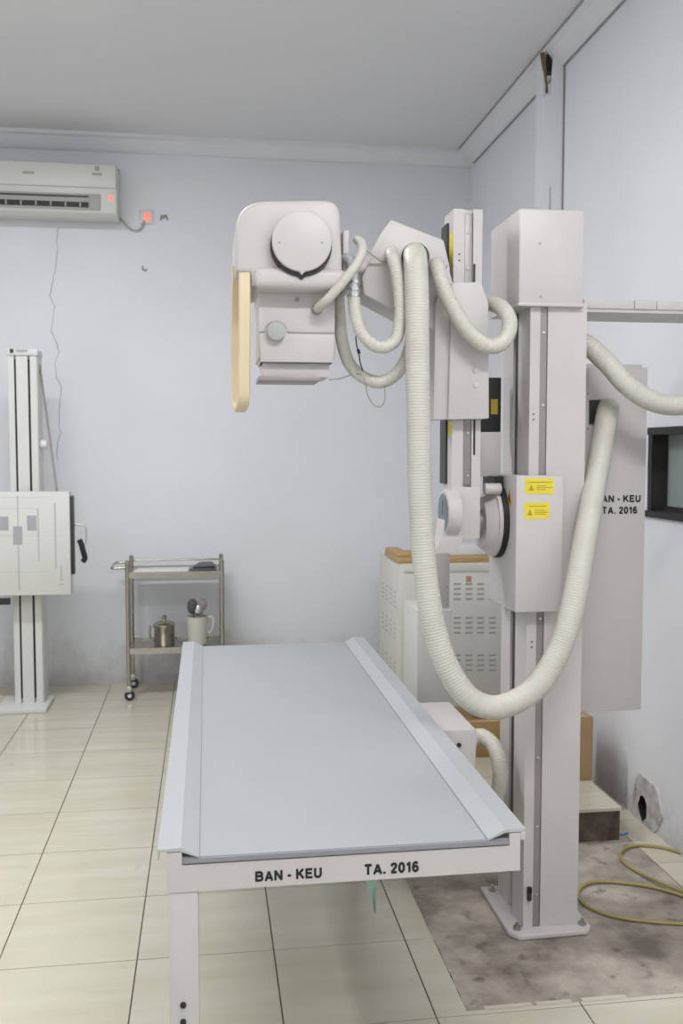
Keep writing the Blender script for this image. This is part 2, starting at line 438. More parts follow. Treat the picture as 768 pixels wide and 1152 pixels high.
# right wall with the dark framed window and the broken hole near the floor
pj = PX(728, 530, XR)
WY1 = pj.y; WY0 = WY1 - 1.1
RZ0, RZ1 = PX(731.6, 578, XR).z, PX(731.6, 484, XR).z
hc = PX(724, 906, XR)
HY_, HZ_ = hc.y, hc.z
bm = bmesh.new()
T = 0.16
add_box(bm, XR, XR + T, YF, WY0, -0.12, ZC)
add_box(bm, XR, XR + T, WY0, WY1, RZ1, ZC)
h0, h1, k0, k1 = HY_ - .07, HY_ + .07, HZ_ - .07, HZ_ + .07
ZLOW = RZ0
add_box(bm, XR, XR + T, WY0, WY1, k1, RZ0)
add_box(bm, XR, XR + T, WY0, h0, -0.12, k1)
add_box(bm, XR, XR + T, h0, h1, -0.12, k0)
add_box(bm, XR, XR + T, h1, YB, -0.12, k1)
add_box(bm, XR, XR + T, WY1, YB, k1, ZC)
wall_right = struct(finish(bm, 'wall_right', WALLR))
box('hole_backing', XR + T + .0, XR + T + .02, h0 - .05, h1 + .05, k0 - .05, k1 + .05, HOLEM, wall_right)
# rough plaster patch with an irregular hole in it
inner = [(HY_ + .036 * math.cos(a) * random.uniform(.8, 1.15), HZ_ - .008 + .055 * math.sin(a) * random.uniform(.85, 1.1)) for a in [k * 2 * math.pi / 16 for k in range(16)]]
outer = [PX(x, y, XR) for x, y in ((745, 912), (741, 893), (735, 882), (727, 876), (720, 868), (716, 878), (713, 895), (713, 912), (713, 928), (718, 936), (724, 938), (731, 938), (737, 936), (741, 932), (744, 925), (746, 920))]
ang = sorted(((math.atan2(p.z - HZ_, p.y - HY_) % (2 * math.pi), (p.y, p.z)) for p in outer))
bm = bmesh.new(); x1 = XR - .006
def ring_at(pts, x): return [bm.verts.new((x, p[0], p[1])) for p in pts]
po = [q[1] for q in ang]
ri = ring_at(inner, x1); ro = ring_at(po, x1); rb = ring_at(po, XR + .002)
for k in range(16):
    j = (k + 1) % 16
    bm.faces.new((ri[k], ri[j], ro[j], ro[k])); bm.faces.new((ro[k], ro[j], rb[j], rb[k]))
part_label(finish(bm, 'plaster_patch', PATCH, wall_right), 'rough grey plaster around a broken hole near the floor')
bm = bmesh.new()
ra = ring_at(inner, x1 + .001); rk = ring_at(inner, XR + T)
for k in range(16): bm.faces.new((ra[(k + 1) % 16], ra[k], rk[k], rk[(k + 1) % 16]))
finish(bm, 'hole_lining', HOLEM, wall_right)  # lining coloured dark so the hole looks unlit
win1 = struct(box('window_1', XR + .055, XR + .10, WY0, WY1, RZ0, RZ0 + .03, WFRAME))
box('window_frame', XR + .002, XR + .10, WY1 - .03, WY1 - .001, RZ0, RZ1, WFRAME, win1)
box('window_frame', XR + .002, XR + .10, WY0 + .001, WY0 + .03, RZ0, RZ1, WFRAME, win1)
box('window_frame', XR - .004, XR + .10, WY0, WY1, RZ1 - .018, RZ1 + .01, WFRAME, win1)
box('window_sill', XR - .012, XR + .10, WY0 - .01, WY1 + .01, RZ0 - .012, RZ0 + .012, WFRAME, win1)
box('pane', XR + .07, XR + .08, WY0 + .03, WY1 - .03, RZ0 + .03, RZ1 - .018, FROST, win1)

# cornices
def cornice(name, axis):
    z = 3.335
    if axis == 'back':
        prof = [(YB, z), (YB - .014, z), (YB - .03, z + .012), (YB - .075, z + .062), (YB - .10, z + .070), (YB - .10, ZC), (YB, ZC)]
        return struct(prism(name, prof, XL, XR - .0, CORN, axis='X'))
    prof = [(XR, z), (XR - .014, z), (XR - .03, z + .012), (XR - .075, z + .062), (XR - .10, z + .070), (XR - .10, ZC), (XR, ZC)]
    return struct(prism(name, prof, YF, YB - .10, CORN, axis='Y'))
cornice('trim_1', 'back'); tr2 = cornice('trim_2', 'right')
box('joint_line', XR - .012, XR - .0005, YF + .01, YB - .11, 3.3305, 3.3348, CRACK, tr2)
box('joint_line', XR - .1045, XR - .1002, YF + .01, YB - .11, ZC - .010, ZC - .0005, CRACK, tr2)
# boxed pipe chase in front of the right wall, its top broken open
pc = PX(635.6, 62, XR); PYc = pc.y
pxl = PY(613, 100, PYc).x
zt = pc.z
bm = bmesh.new()
add_box(bm, pxl, XR, PYc, PYc + .13, 0, zt - .19)
add_prism(bm, [(pxl + .028, zt - .19), (XR, zt - .19), (XR, zt - .01), (pxl + .04, zt - .005)], PYc, PYc + .012)
add_box(bm, pxl, pxl + .012, PYc + .03, PYc + .13, zt - .19, ZC - .006)
chase = struct(finish(bm, 'trim_3', CORN))
part_label(box('shadow_gap_strip', XR - .008, XR, PYc - .006, PYc, 0.0, zt - .01, RAIL, chase), 'dark strip drawn as the shadow line between pipe chase and wall')  # dark strip takes the place of the shadow beside the chase
box('seam', pxl + .030, pxl + .033, PYc - .002, PYc, 1.2, zt - .62, RAIL, chase)
bm = bmesh.new()
add_prism(bm, [(pxl + .018, zt - .17), (pxl + .024, zt - .17), (pxl + .004, zt + .015), (pxl - .014, zt + .015)], PYc + .02, PYc + .04)
finish(bm, 'wood_splinter', SPLINT, chase)
box('wood_block', pxl + .02, pxl + .07, PYc + .03, PYc + .10, zt - .06, zt + .015, WFRAME, chase)

# crack and bits on the back wall
def wall_ribbon(name, pts, w, material):
    bm = bmesh.new(); y = YB - .0012
    q = [PY(a, b, YB) for a, b in pts]
    vs = []
    for i, p in enumerate(q):
        ww = w * random.uniform(.5, 1.2)
        vs.append((bm.verts.new((p.x - ww, y, p.z)), bm.verts.new((p.x + ww, y, p.z))))
    for a, b in zip(vs, vs[1:]): bm.faces.new((a[0], a[1], b[1], b[0]))
    return finish(bm, name, material, wall_back)
ck = [(66, 256), (64, 270), (64, 285), (62, 305), (58, 320), (56, 333), (62, 345), (60, 358), (58, 372), (64, 385), (66, 395), (62, 410), (64, 425), (69, 437), (68, 452), (66, 470), (68, 486), (64, 505), (66, 525)]
crk = []
for (a, b), (c, d) in zip(ck, ck[1:]):
    for k in range(3): crk.append((a + (c - a) * k / 3 + random.uniform(-.8, .8), b + (d - b) * k / 3))
part_label(wall_ribbon('crack', crk, .0022, CRACK), 'thin wandering crack in the painted plaster')

# ================================================================== LIGHT FITTINGS (above the frame)
def fluorescent(label, x, y, power, along):
    t = thing('ceiling_lamp', label, 'lamp', (x, y, ZC), 'fluorescent ceiling lamps')
    sx, sy = (1.25, .2) if along == 'X' else (.2, 1.25)
    box('housing', x - sx / 2, x + sx / 2, y - sy / 2, y + sy / 2, ZC - .05, ZC - .001, ACW, t, .005)
    for s in (-.05, .05):
        if along == 'X': cyl('lamp_tube', (x - .6, y + s, ZC - .075), (x + .6, y + s, ZC - .075), .014, TUBE, t, n=12)
        else: cyl('lamp_tube', (x + s, y - .6, ZC - .075), (x + s, y + .6, ZC - .075), .014, TUBE, t, n=12)
    l = area('lamp_light', (x, y, ZC - .10), (0, 0, 0), sx, sy, power, (.985, .99, 1.0), t)
    return t
fluorescent('white ceiling fluorescent lamp above the camera', 0.85, 0.8, LAMP_NEAR, 'X')
fluorescent('white ceiling fluorescent lamp over the left side of the room', -2.2, 1.5, LAMP_LEFT, 'Y')
fluorescent('white ceiling fluorescent lamp over the far end of the table', -0.85, 3.75, LAMP_MID, 'X')

# ================================================================== PATIENT TABLE
TX0, TX1, TY0, TY1, TZ = -0.104, 0.662, 1.887, 3.99, 0.69
table = thing('examination_table', 'long grey-topped x-ray table with aluminium side rails and white frame', 'table', ((TX0 + TX1) / 2, (TY0 + TY1) / 2, 0))
RW, SL, DR = .046, .036, .020
zt = TZ - DR
box('tabletop', TX0 + .048, TX1 - .036, TY0 + .004, TY1 - .004, zt - .014, zt, TOP, table)
box('tabletop_edge', TX0 + .050, TX1 - .038, TY0 - .002, TY0 + .004, zt - .011, zt - .0015, TOPEDGE, table)
# rails: flat lip outside, slope down to the top
def rail(sign, xo):
    s = sign
    pr = [(xo, TZ), (xo + s * RW, TZ + .001), (xo + s * (RW + SL), zt + .0015), (xo + s * (RW + SL), zt - .001), (xo + s * (RW - .002), TZ - .006), (xo + s * .003, TZ - .006), (xo + s * .003, TZ - .022), (xo, TZ - .022)]
    return prism('side_rail', pr, TY0, TY1, ALU, table)
rail(1, TX0); rail(-1, TX1)
for sg, xo in ((1, TX0 + RW + SL), (-1, TX1 - RW - SL)):
    box('seam', min(xo, xo + sg * .0025), max(xo, xo + sg * .0025), TY0 + .005, TY1 - .005, zt, zt + .0006, TOPEDGE, table)
FX0, FX1 = TX0 + .018, TX1 - .012
AZ0, AZ1 = TZ - .098, TZ - .008
bm = bmesh.new()
add_prism(bm, [(FX0, AZ0 + .008), (FX1, AZ0 + .008), (FX1, AZ1), (FX1 - .024, AZ1), (FX1 - .024, zt - .0145), (FX0 + .030, zt - .0145), (FX0 + .030, AZ1), (FX0, AZ1)], TY0, TY0 + .03)
apron = finish(bm, 'end_apron', WHITE, table)
box('end_apron', FX0, FX1, TY1 - .04, TY1 - .01, AZ0 + .01, zt - .015, WHITE, table)
box('side_apron', FX0, FX0 + .035, TY0 + .03, TY1 - .04, AZ0 + .01, AZ1, WHITE, table)
box('side_apron', FX1 - .035, FX1, TY0 + .03, TY1 - .04, AZ0 + .01, AZ1, WHITE, table)
box('rail_end_cap', TX1 - .012, TX1 - .001, TY0 - .001, TY0 + .02, TZ - .024, TZ - .0065, WHITE, table, .002)
LX0 = FX0 + .002
leg = box('leg', LX0, LX0 + .060, TY0 + .002, TY0 + .062, 0, AZ0 + .008, WHITE, table, .004)
for py in (1131, 1150):
    p = PY(206, py, TY0); cyl('bolt', (p.x, TY0 + .004, p.z), (p.x, TY0 - .002, p.z), .0062, BLACK, leg, n=14)
box('foot', LX0 - .01, LX0 + .07, TY0 - .008, TY0 + .072, 0, .012, DARK, leg)
for x, y in ((LX0, TY1 - .10), (FX1 - .07, TY1 - .10)): box('leg', x, x + .060, y, y + .06, 0, AZ0 + .01, WHITE, table, .004)
def text_px(parent, s, x0, y0, x1, y1, Y, offset=.02, m=INK):
    a = PY(x0, y1, Y); b = PY(x1, y0, Y)
    return text_mesh('lettering', s, a.x, b.x, a.z, b.z, Y, m, parent, offset)
a = PY(287, 992, TY0); b = PY(362, 975, TY0); z0 = PY(324, 990, TY0).z; z1 = PY(324, 977.5, TY0).z
text_mesh('lettering', 'BAN - KEU', a.x, b.x, z0, z1, TY0, INK, table, .045)
a = PY(410, 984, TY0); b = PY(471, 968, TY0); z0 = PY(440, 983, TY0).z; z1 = PY(440, 970, TY0).z
text_mesh('lettering', 'TA. 2016', a.x, b.x, z0, z1, TY0, INK, table, .045)
# switch box bolted beside the table, and its hose
sb = thing('junction_box', 'small white junction box fixed to the right side of the table', 'junction box', (.76, 2.9, .45))
bw = PY(536, 820, 2.80)
ztop = bw.z
box('box_body', .655, bw.x, 2.80, 3.13, ztop - .20, ztop, WHITE, sb, .008)
p = PY(516, 838, 2.80); cyl('bolt', (p.x, 2.801, p.z), (p.x, 2.795, p.z), .007, BLACK, sb, n=12)
cyl('hose_socket', (bw.x - .01, 2.86, ztop - .05), (bw.x + .01, 2.86, ztop - .05), .034, WHITE, sb)

# green cloth end dangling below the table
p = [PY(410, 985, 2.05), PY(425, 984, 2.05), PY(421.5, 1027, 2.05)]
bm = bmesh.new()
rows = []
for i in range(7):
    t = i / 6; L = p[0].lerp(p[2], t); R = p[1].lerp(p[2], t)
    if i == 6: L = L + Vector((-.0015, 0, 0)); R = R + Vector((.0015, 0, 0))
    rows.append([bm.verts.new(L.lerp(R, k / 4) + Vector((0, .006 * math.sin(k * 1.9 + i * .6), 0))) for k in range(5)])
for ra, rb_ in zip(rows, rows[1:]):
    for k in range(4): bm.faces.new((ra[k], ra[k + 1], rb_[k + 1], rb_[k]))
bmesh.ops.solidify(bm, geom=list(bm.faces), thickness=.003)
tag(finish(bm, 'hanging_cloth', GREENC, smooth=True), 'pale green pointed cloth end hanging under the table front', 'cloth')

# ================================================================== MAIN COLUMN
CX0, CX1, CY0, CY1 = PY(591, 800, 2.74).x, PY(654.5, 700, 2.74).x, 2.74, 2.99
col = thing('x_ray_column', 'tall white floor-mounted x-ray column with a boxy head cover', 'column', ((CX0 + CX1) / 2, 2.86, 0))
plate = prism('base_plate', [(.905, 2.73), (.93, 2.695), (1.15, 2.700), (1.168, 2.722), (1.168, 3.03), (.905, 3.03)], 0, .016, WHITE, col, 'Z', .003)
for x, y in ((.935, 2.735), (1.145, 2.735), (.935, 2.995), (1.145, 2.995)):
    cyl('bolt', (x, y, .016), (x, y, .026), .013, STEEL, plate, n=6); cyl('bolt_stud', (x, y, .026), (x, y, .036), .006, STEEL, plate, n=10)
HZ = PY(620, 344, 2.735).z
s0, s1 = PY(604.5, 600, CY0).x, PY(613, 600, CY0).x
LXb = CX0 - .0
# cross-section seen from above: slot for the rail strip in front, guide slot in the left side
sec = [(LXb, CY0), (s0, CY0), (s0, CY0 + .018), (s1, CY0 + .018), (s1, CY0), (CX1, CY0), (CX1, CY1), (LXb, CY1), (LXb, CY0 + .155), (LXb + .03, CY0 + .155), (LXb + .03, CY0 + .105), (LXb, CY0 + .105)]
prism('column_body', sec, .016, HZ + .01, WHITE, col, 'Z')
strip = box('rail_strip', s0 + .0015, s1 - .002, CY0 + .004, CY0 + .0175, .02, HZ + .005, RAIL, col)
for k in range(9):
    z = .12 + k * .215; cyl('screw', ((s0 + s1) / 2, CY0 + .005, z), ((s0 + s1) / 2, CY0 + .001, z), .004, CHROME, strip, n=10)
box('guide_rail', LXb + .006, LXb + .028, CY0 + .112, CY0 + .148, .15, HZ, DARK, col)
box('guide_rail', LXb + .001, LXb + .029, CY0 + .106, CY0 + .1115, .15, HZ, RAIL, col)
for yy in (466, 472): 
    p = PY(600, yy, CY0); cyl('screw', (p.x, CY0 + .001, p.z), (p.x, CY0 - .001, p.z), .0028, BLACK, col, n=8)
for yy in (722, 728):
    p = PY(598, yy, CY0); cyl('screw', (p.x, CY0 + .001, p.z), (p.x, CY0 - .001, p.z), .0028, BLACK, col, n=8)
p = PY(594.5, 1005, CY0); box('end_stop', p.x - .006, p.x + .006, CY0 - .012, CY0 + .001, p.z - .02, p.z + .012, DARK, col, .002)
cyl('end_stop', (p.x, CY0 - .008, p.z + .006), (p.x, CY0 - .008, p.z + .022), .008, BLACK, col, n=12)
p = PY(628, 1040, CY0); box('rating_plate', p.x - .014, p.x + .014, CY0 - .001, CY0 + .0005, p.z - .004, p.z + .004, LINEPRINT, col)
# head cover
hq = [PY(583, 343.5, 2.722), PY(658, 236, 2.722)]
HT = PY(620, 235, 2.722).z
head = box('head_cover', hq[0].x, hq[1].x, 2.722, 3.01, HZ, HT, WHITE, col, .009)
box('head_cover_lip', hq[0].x - .001, hq[1].x + .001, 2.7205, 3.012, HZ - .004, HZ + .006, WHITE, col, .002)
for px_, py_ in ((607, 274), (608, 334)):
    p = PY(px_, py_, 2.722); cyl('screw', (p.x, 2.7225, p.z), (p.x, 2.7205, p.z), .0035, RAIL, head, n=10)

# carriage box with the warning stickers
p0 = PX(580, 610, .905)
KY = p0.y
kz1 = PY(600, 535, KY).z; kz0 = PY(600, 689, KY).z; kx0 = p0.x; kx1 = PY(633, 610, KY).x
car = thing('column_carriage', 'white box carriage with two yellow stickers clamped on the column', 'machine carriage', (kx0 + .05, KY + .1, kz0))
# front-left body; wraps around the left of the column
sec = [(kx0, KY), (kx1, KY), (kx1, CY0 - .001), (CX0 - .002, CY0 - .001), (CX0 - .002, KY + .27), (kx0, KY + .27)]
cb = prism('carriage_cover', sec, kz0, kz1, WHITE, car, 'Z', .005)
def sticker(x0, y0, x1, y1, rows):
    a = PY(x0, y1, KY); b = PY(x1, y0, KY)
    s = box('warning_sticker', a.x, b.x, KY - .0008, KY + .0005, a.z, b.z, YEL, cb)
    w, h = b.x - a.x, b.z - a.z
    # triangle mark and the grey-gold lines of print
    def fx(u): return a.x + u * w
    def fz(v): return a.z + v * h
    prism('triangle_mark', [(fx(.12), fz(.22)), (fx(.32), fz(.22)), (fx(.22), fz(.60))], KY - .0012, KY - .0006, YELP, s)
    for u0, u1, v0, v1 in rows: box('print_line', fx(u0), fx(u1), KY - .0012, KY - .0006, fz(v0), fz(v1), YELP, s)
sticker(590, 538, 623, 556, ((.1, .92, .72, .78), (.40, .74, .50, .55), (.40, .92, .38, .43), (.40, .72, .26, .31)))
sticker(589.5, 565, 618, 584, ((.16, .86, .74, .79), (.40, .80, .50, .55), (.40, .92, .38, .43), (.40, .86, .26, .31)))
# orange triangle on the left side of the carriage
yy = PX(573, 560, kx0).y; zc = PX(573, 559, kx0).z
bm = bmesh.new(); add_prism(bm, [(yy - .022, zc - .021), (yy + .022, zc - .021), (yy, zc + .024)], kx0 - .001, kx0 + .0005, 'X')
wt = part_label(finish(bm, 'warning_triangle', ORANGE, cb), 'orange warning triangle')
bm = bmesh.new(); add_prism(bm, [(yy - .006, zc - .014), (yy + .004, zc - .014), (yy + .008, zc + .002), (yy, zc + .010), (yy - .004, zc - .002)], kx0 - .0016, kx0 - .0008, 'X')
finish(bm, 'bolt_symbol', BLACK, wt)
# swivel disc between carriage and mast
dc = PX(556, 585, kx0 - .012)
bm = bmesh.new(); add_cyl(bm, (kx0 + .002, dc.y, dc.z), (kx0 - .014, dc.y, dc.z), .118, n=48)
finish(bm, 'swivel_backing', BLACK, car, True)
bm = bmesh.new(); add_cyl(bm, (kx0 - .014, dc.y + .004, dc.z - .003), (kx0 - .028, dc.y + .004, dc.z - .003), .113, n=48, bevel=.004)
finish(bm, 'swivel_disc', WHITE, car, True)
cyl('swivel_hub', (kx0 - .028, dc.y + .004, dc.z - .006), (kx0 - .060, dc.y + .004, dc.z - .006), .104, WHITE, car, r1=.080, n=40)
box('brake_block', kx0 - .030, kx0 + .001, dc.y - .05, dc.y + .07, dc.z + .088, dc.z + .138, BLACK, car)
kb = PY(553, 550, dc.y - .07)
cyl('brake_knob', (kx0 - .068, kb.y, kb.z), (kx0 - .015, kb.y, kb.z), .0175, WHITE, car, bevel=.004)

# ================================================================== SIDE CABINET ON THE COLUMN
GY = 2.93
a = PY(657, 802, GY); b = PY(729, 411, GY)
gz0 = PY(690, 800, GY).z; gz1 = PY(690, 413, GY).z
cab = thing('cable_cabinet', 'tall white wall-side cabinet lettered in black behind the column', 'cabinet', (1.26, GY + .1, gz0))
cabb = box('cabinet_body', CX1 + .002, b.x, GY, GY + .22, gz0, gz1, WHITE, cab, .004)
prism('cabinet_top', [(CX1 + .035, gz1), (b.x - .006, gz1), (b.x - .006, gz1 + .012), (CX1 + .05, gz1 + .012)], GY + .03, GY + .2, WHITE, cab)
text_px(cab, 'BAN - KEU', 669.5, 556.5, 720.5, 565.5, GY, .05)
text_px(cab, 'TA. 2016', 677, 569.5, 716.5, 578.5, GY, .05)
pa = PY(662, 477, GY); pb = PY(690, 450, GY)
box('hose_port', pa.x, pb.x, GY - .004, GY + .001, pa.z, pb.z, DARK, cab)
for px_, py_ in ((661, 443), (661, 482)):
    p = PY(px_, py_, GY); cyl('screw', (p.x, GY + .001, p.z), (p.x, GY - .002, p.z), .003, RAIL, cab, n=8)

# trunking from the head cover to the wall
d0 = PY(660, 351, 2.80)
duct = thing('cable_trunking', 'white horizontal cable trunking running from column head to right wall', 'trunking', (1.4, 2.9, d0.z))
zt0, zt1 = d0.z, PY(660, 337, 2.80).z
xs = [CX1 + .0, PY(712, 340, 2.8).x, PY(737, 340, 2.8).x, 1.55, XR]
box('trunking_base', xs[0] + .008, xs[-1], 2.795, 3.0, zt0, zt1 - .008, WHITE, duct)
for i, (u, v) in enumerate(zip(xs, xs[1:])):
    box('trunking_cover', u + (.010 if i == 0 else .0008), v - .0008, 2.790 - .001 * (i % 2), 3.002, zt0 + .010, zt1 + .001 * (i % 2), WHITE, duct, .002)

# ================================================================== MAST, SLIDER, ARM
MY0, MY1 = 2.775, 2.885
mx0 = PY(509, 420, MY0).x; mx1 = PY(541, 420, MY0).x
mz1 = PY(520, 235, MY0).z; mz0 = PY(520, 606, MY0).z
arm = thing('tube_support_arm', 'white vertical mast with sliding block and boxy arm beside the column', 'machine arm', ((mx0 + mx1) / 2, MY0 + .05, mz0))
g0, g1 = PY(521.5, 400, MY0).x, PY(531, 400, MY0).x
sec = [(mx0, MY0), (g0, MY0), (g0, MY0 + .012), (g1, MY0 + .012), (g1, MY0), (mx1, MY0), (mx1, MY1), (mx0, MY1)]
mast = prism('mast_body', sec, mz0, mz1, WHITE, arm, 'Z')
box('mast_strip', g0 + .001, g1 - .001, MY0 + .003, MY0 + .0119, PY(526, 545, MY0).z, mz1 - .012, RAIL, arm, .002)
for yy in (262, 302, 487, 535):
    p = PY(526.3, yy, MY0); cyl('screw', (p.x, MY0 + .004, p.z), (p.x, MY0, p.z), .0036, CHROME, mast, n=10)
lowz = PY(526, 548, MY0).z
box('mast_foot_cover', mx0 + .0, mx1 - .0, MY0 - .003, MY0 + .002, mz0, lowz, WHITE, arm, .0015)
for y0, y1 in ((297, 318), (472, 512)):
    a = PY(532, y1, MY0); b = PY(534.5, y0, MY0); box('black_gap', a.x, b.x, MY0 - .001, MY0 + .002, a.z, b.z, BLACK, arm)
# dark track with yellow strip on the mast's left side
box('side_track', mx0 - .007, mx0 + .001, MY0 + .055, MY1 + .012, PY(505, 545, MY0).z, mz1 - .03, DARK, arm)
for y0, y1 in ((265, 300), (474, 490)):
    a = PX(505, y1, mx0); b = PX(505, y0, mx0)
    box('yellow_marker', mx0 - .001, mx0 + .0005, MY0 + .008, MY0 + .045, a.z, b.z, YEL, arm)
for yy in (286, 293):
    p = PY(516.5, yy, MY0); cyl('screw', (p.x, MY0 + .001, p.z), (p.x, MY0 - .001, p.z), .0028, BLACK, mast, n=8)
# angle dial on the lower left side, and the bracket below
dp = PX(499, 577, mx0 - .03)
cyl('dial_housing', (mx0 - .032, dp.y, dp.z), (mx0 + .01, dp.y, dp.z), .068, WHITE, arm, n=40, bevel=.004)
dial = cyl('dial_face', (mx0 - .0335, dp.y, dp.z), (mx0 - .030, dp.y, dp.z), .058, DIALF, arm, n=40)
box('dial_needle', mx0 - .0345, mx0 - .0334, dp.y - .002, dp.y + .002, dp.z - .005, dp.z + .038, DARK, dial)
br = XZ([(487.5, 624), (497, 603), (500, 585), (514, 585), (521, 607), (513, 622)], dp.y - .03)
prism('dial_bracket', br, dp.y - .03, dp.y + .06, WHITE, arm, 'Y', .003)
# swivel shaft and mount plate behind the mast towards the carriage
cyl('swivel_shaft', (mx1 - .005, dc.y, dc.z - .01), (kx0 - .059, dc.y, dc.z - .01), .045, RAIL, arm)
q0 = PY(540, 536, MY1 + .02); q1 = PY(562, 486, MY1 + .02); q2 = PY(540, 425, MY1 + .02)
box('mount_plate', mx1 - .02, q1.x, MY1 + .005, MY1 + .03, q0.z, q1.z, WHITE, arm, .002)
box('motor_block', mx1 - .01, q1.x - .002, MY1 + .003, MY1 + .06, q1.z, q2.z, BLACK, arm, .003)
a = PY(552, 466, MY1); b = PY(560, 449, MY1); box('yellow_marker', a.x, b.x, MY1 + .001, MY1 + .0035, a.z, b.z, YELP, arm)
# slider
SY = 2.735
slp = XZ([(508, 318), (541, 317), (549.5, 342), (550, 471), (504, 472)], SY)
prism('slider_block', slp, SY, SY + .036, WHITE, arm, 'Y', .003)
sxl = XZ([(484, 473), (504, 472), (508, 330), (500, 300), (486, 345)], SY + .05)
prism('slider_side', sxl, SY + .012, SY + .11, WHITE, arm, 'Y', .003)
a = PY(549, 471, SY); box('slider_side', mx1 + .004, a.x, SY + .03, MY1 + .0, a.z, PY(549, 345, SY).z, WHITE, arm, .002)
for yy in (417, 433):
    p = PY(535, yy, SY); cyl('slider_bolt', (p.x, SY + .001, p.z), (p.x, SY - .003, p.z), .0085, WHITE, arm, n=20, bevel=.001)
# arm casing: sloped box out to the tube head
AY = 2.765
ap = XZ([(440, 247), (499, 270), (506, 300), (506, 392), (490, 372), (452, 354), (409, 331), (407, 312), (422, 281)], AY)
casing = prism('arm_casing', ap, AY, AY + .15, WHITE, arm, 'Y', .004)
hp = PY(467, 289, AY); cyl('hose_port', (hp.x, AY + .001, hp.z), (hp.x, AY - .003, hp.z), .042, DARK, arm, n=32)
# hub joining arm and tube head
t0 = PY(412, 305, AY + .07)
cyl('arm_hub', (.36, AY + .075, t0.z), (t0.x + .05, AY + .075, t0.z), .045, WHITE, arm, bevel=.006)

# ================================================================== TUBE HEAD
UY = 2.68
def rounded(pts, radii, n=6):
    out = []
    N = len(pts)
    for i in range(N):
        p = Vector(pts[i]); a = Vector(pts[i - 1]); b = Vector(pts[(i + 1) % N]); r = radii[i]
        if r == 0: out.append(tuple(p)); continue
        u = (a - p).normalized(); v = (b - p).normalized(); s = p + u * r; e = p + v * r
        for k in range(n + 1):
            t = k / n; out.append(tuple(s * (1 - t) ** 2 + p * 2 * t * (1 - t) + e * t * t))
    return out
tube_head = thing('x_ray_tube_head', 'rounded white x-ray tube housing with collimator hanging over the table', 'x-ray tube', (PY(325, 300, UY).x, UY + .15, PY(325, 428, UY).z))
hp4 = XZ([(265, 306), (264.5, 226), (382, 224.5), (386, 320), (283, 322), (283, 306)], UY)
housing = prism('housing', rounded(hp4, [0, .085, .042, .01, .01, 0]), UY, UY + .30, WHITE, tube_head, 'Y', .012, 3)
c4 = XZ([(267, 304), (283, 304), (283, 395), (266, 375)], UY + .1)
# lower rounded bar under the housing
bp0 = PY(285, 313, UY + .01); bp1 = PY(389, 312, UY + .01)
bm = bmesh.new(); add_box(bm, bp0.x, bp1.x, UY - .018, UY + .26, PY(330, 326, UY).z, PY(330, 301, UY).z, .022, 4)
finish(bm, 'lower_bar', WHITE, tube_head, True)
box('back_plate', PY(383, 290, UY + .1).x, PY(390, 290, UY + .1).x, UY + .05, UY + .22, PY(385, 325, UY).z, PY(385, 254, UY).z, WHITE, tube_head, .003)
# trunnion disc with its pointer
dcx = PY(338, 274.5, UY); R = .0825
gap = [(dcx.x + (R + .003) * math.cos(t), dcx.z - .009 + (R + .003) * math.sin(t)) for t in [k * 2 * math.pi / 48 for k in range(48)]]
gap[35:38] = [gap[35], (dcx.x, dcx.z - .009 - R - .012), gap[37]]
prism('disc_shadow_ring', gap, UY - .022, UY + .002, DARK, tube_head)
dpoly = [(dcx.x + R * math.cos(t), dcx.z + R * math.sin(t)) for t in [k * 2 * math.pi / 64 for k in range(64)]]
dpoly[47:50] = [dpoly[47], (dcx.x, dcx.z - R - .010), dpoly[49]]
disc = prism('trunnion_disc', dpoly, UY - .040, UY - .0215, WHITE, tube_head, 'Y', .004)
for px_ in (314, 362):
    p = PY(px_, 273, UY - .04); cyl('screw', (p.x, UY - .041, p.z), (p.x, UY - .038, p.z), .0032, RAIL, disc, n=8)
p = PY(298, 302, UY); cyl('screw', (p.x, UY - .001, p.z), (p.x, UY + .002, p.z), .004, RAIL, housing, n=8)
# collimator
CF = UY + .055
q = lambda x, y: PY(x, y, CF)
cz_top = q(330, 326).z; cz_mid = q(330, 376).z; cz_low = q(330, 408).z
colm = box('collimator', q(290, 350).x, q(377, 350).x, CF, UY + .26, q(330, 404).z, cz_top, WHITE, tube_head, .006)
nk = q(310, 374); kr = .032
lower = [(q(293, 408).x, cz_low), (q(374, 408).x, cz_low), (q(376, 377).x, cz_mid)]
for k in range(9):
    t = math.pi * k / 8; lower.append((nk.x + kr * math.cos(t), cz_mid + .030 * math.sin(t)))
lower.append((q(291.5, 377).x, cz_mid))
prism('cover_seam_shade', [(x_, z_ + (.006 if z_ > cz_low + .01 else 0)) for x_, z_ in lower], CF - .004, CF + .1, RAIL, tube_head)  # darker rim paints the shadow of the gap around the cover
prism('collimator_cover', lower, CF - .012, UY + .22, WHITE, tube_head, 'Y', .0025)
cyl('collimator_knob', (nk.x, CF, nk.z), (nk.x, CF - .034, nk.z), .0265, ACG, tube_head, n=32, bevel=.003)
box('light_hood', q(296, 420).x, q(371, 420).x, CF + .012, UY + .23, q(330, 424).z, cz_low + .002, WHITE, tube_head, .003)
box('accessory_rail', q(291, 426).x, q(360, 426).x, CF - .004, UY + .22, q(330, 428.5).z, q(330, 423.5).z, RAIL, tube_head, .001)
p = q(334, 337); cyl('screw', (p.x, CF + .001, p.z), (p.x, CF - .003, p.z), .007, RAIL, colm, n=12)
p = q(356, 348); cyl('cable_gland', (p.x, CF + .001, p.z), (p.x, CF - .006, p.z), .016, RAIL, tube_head, n=20)
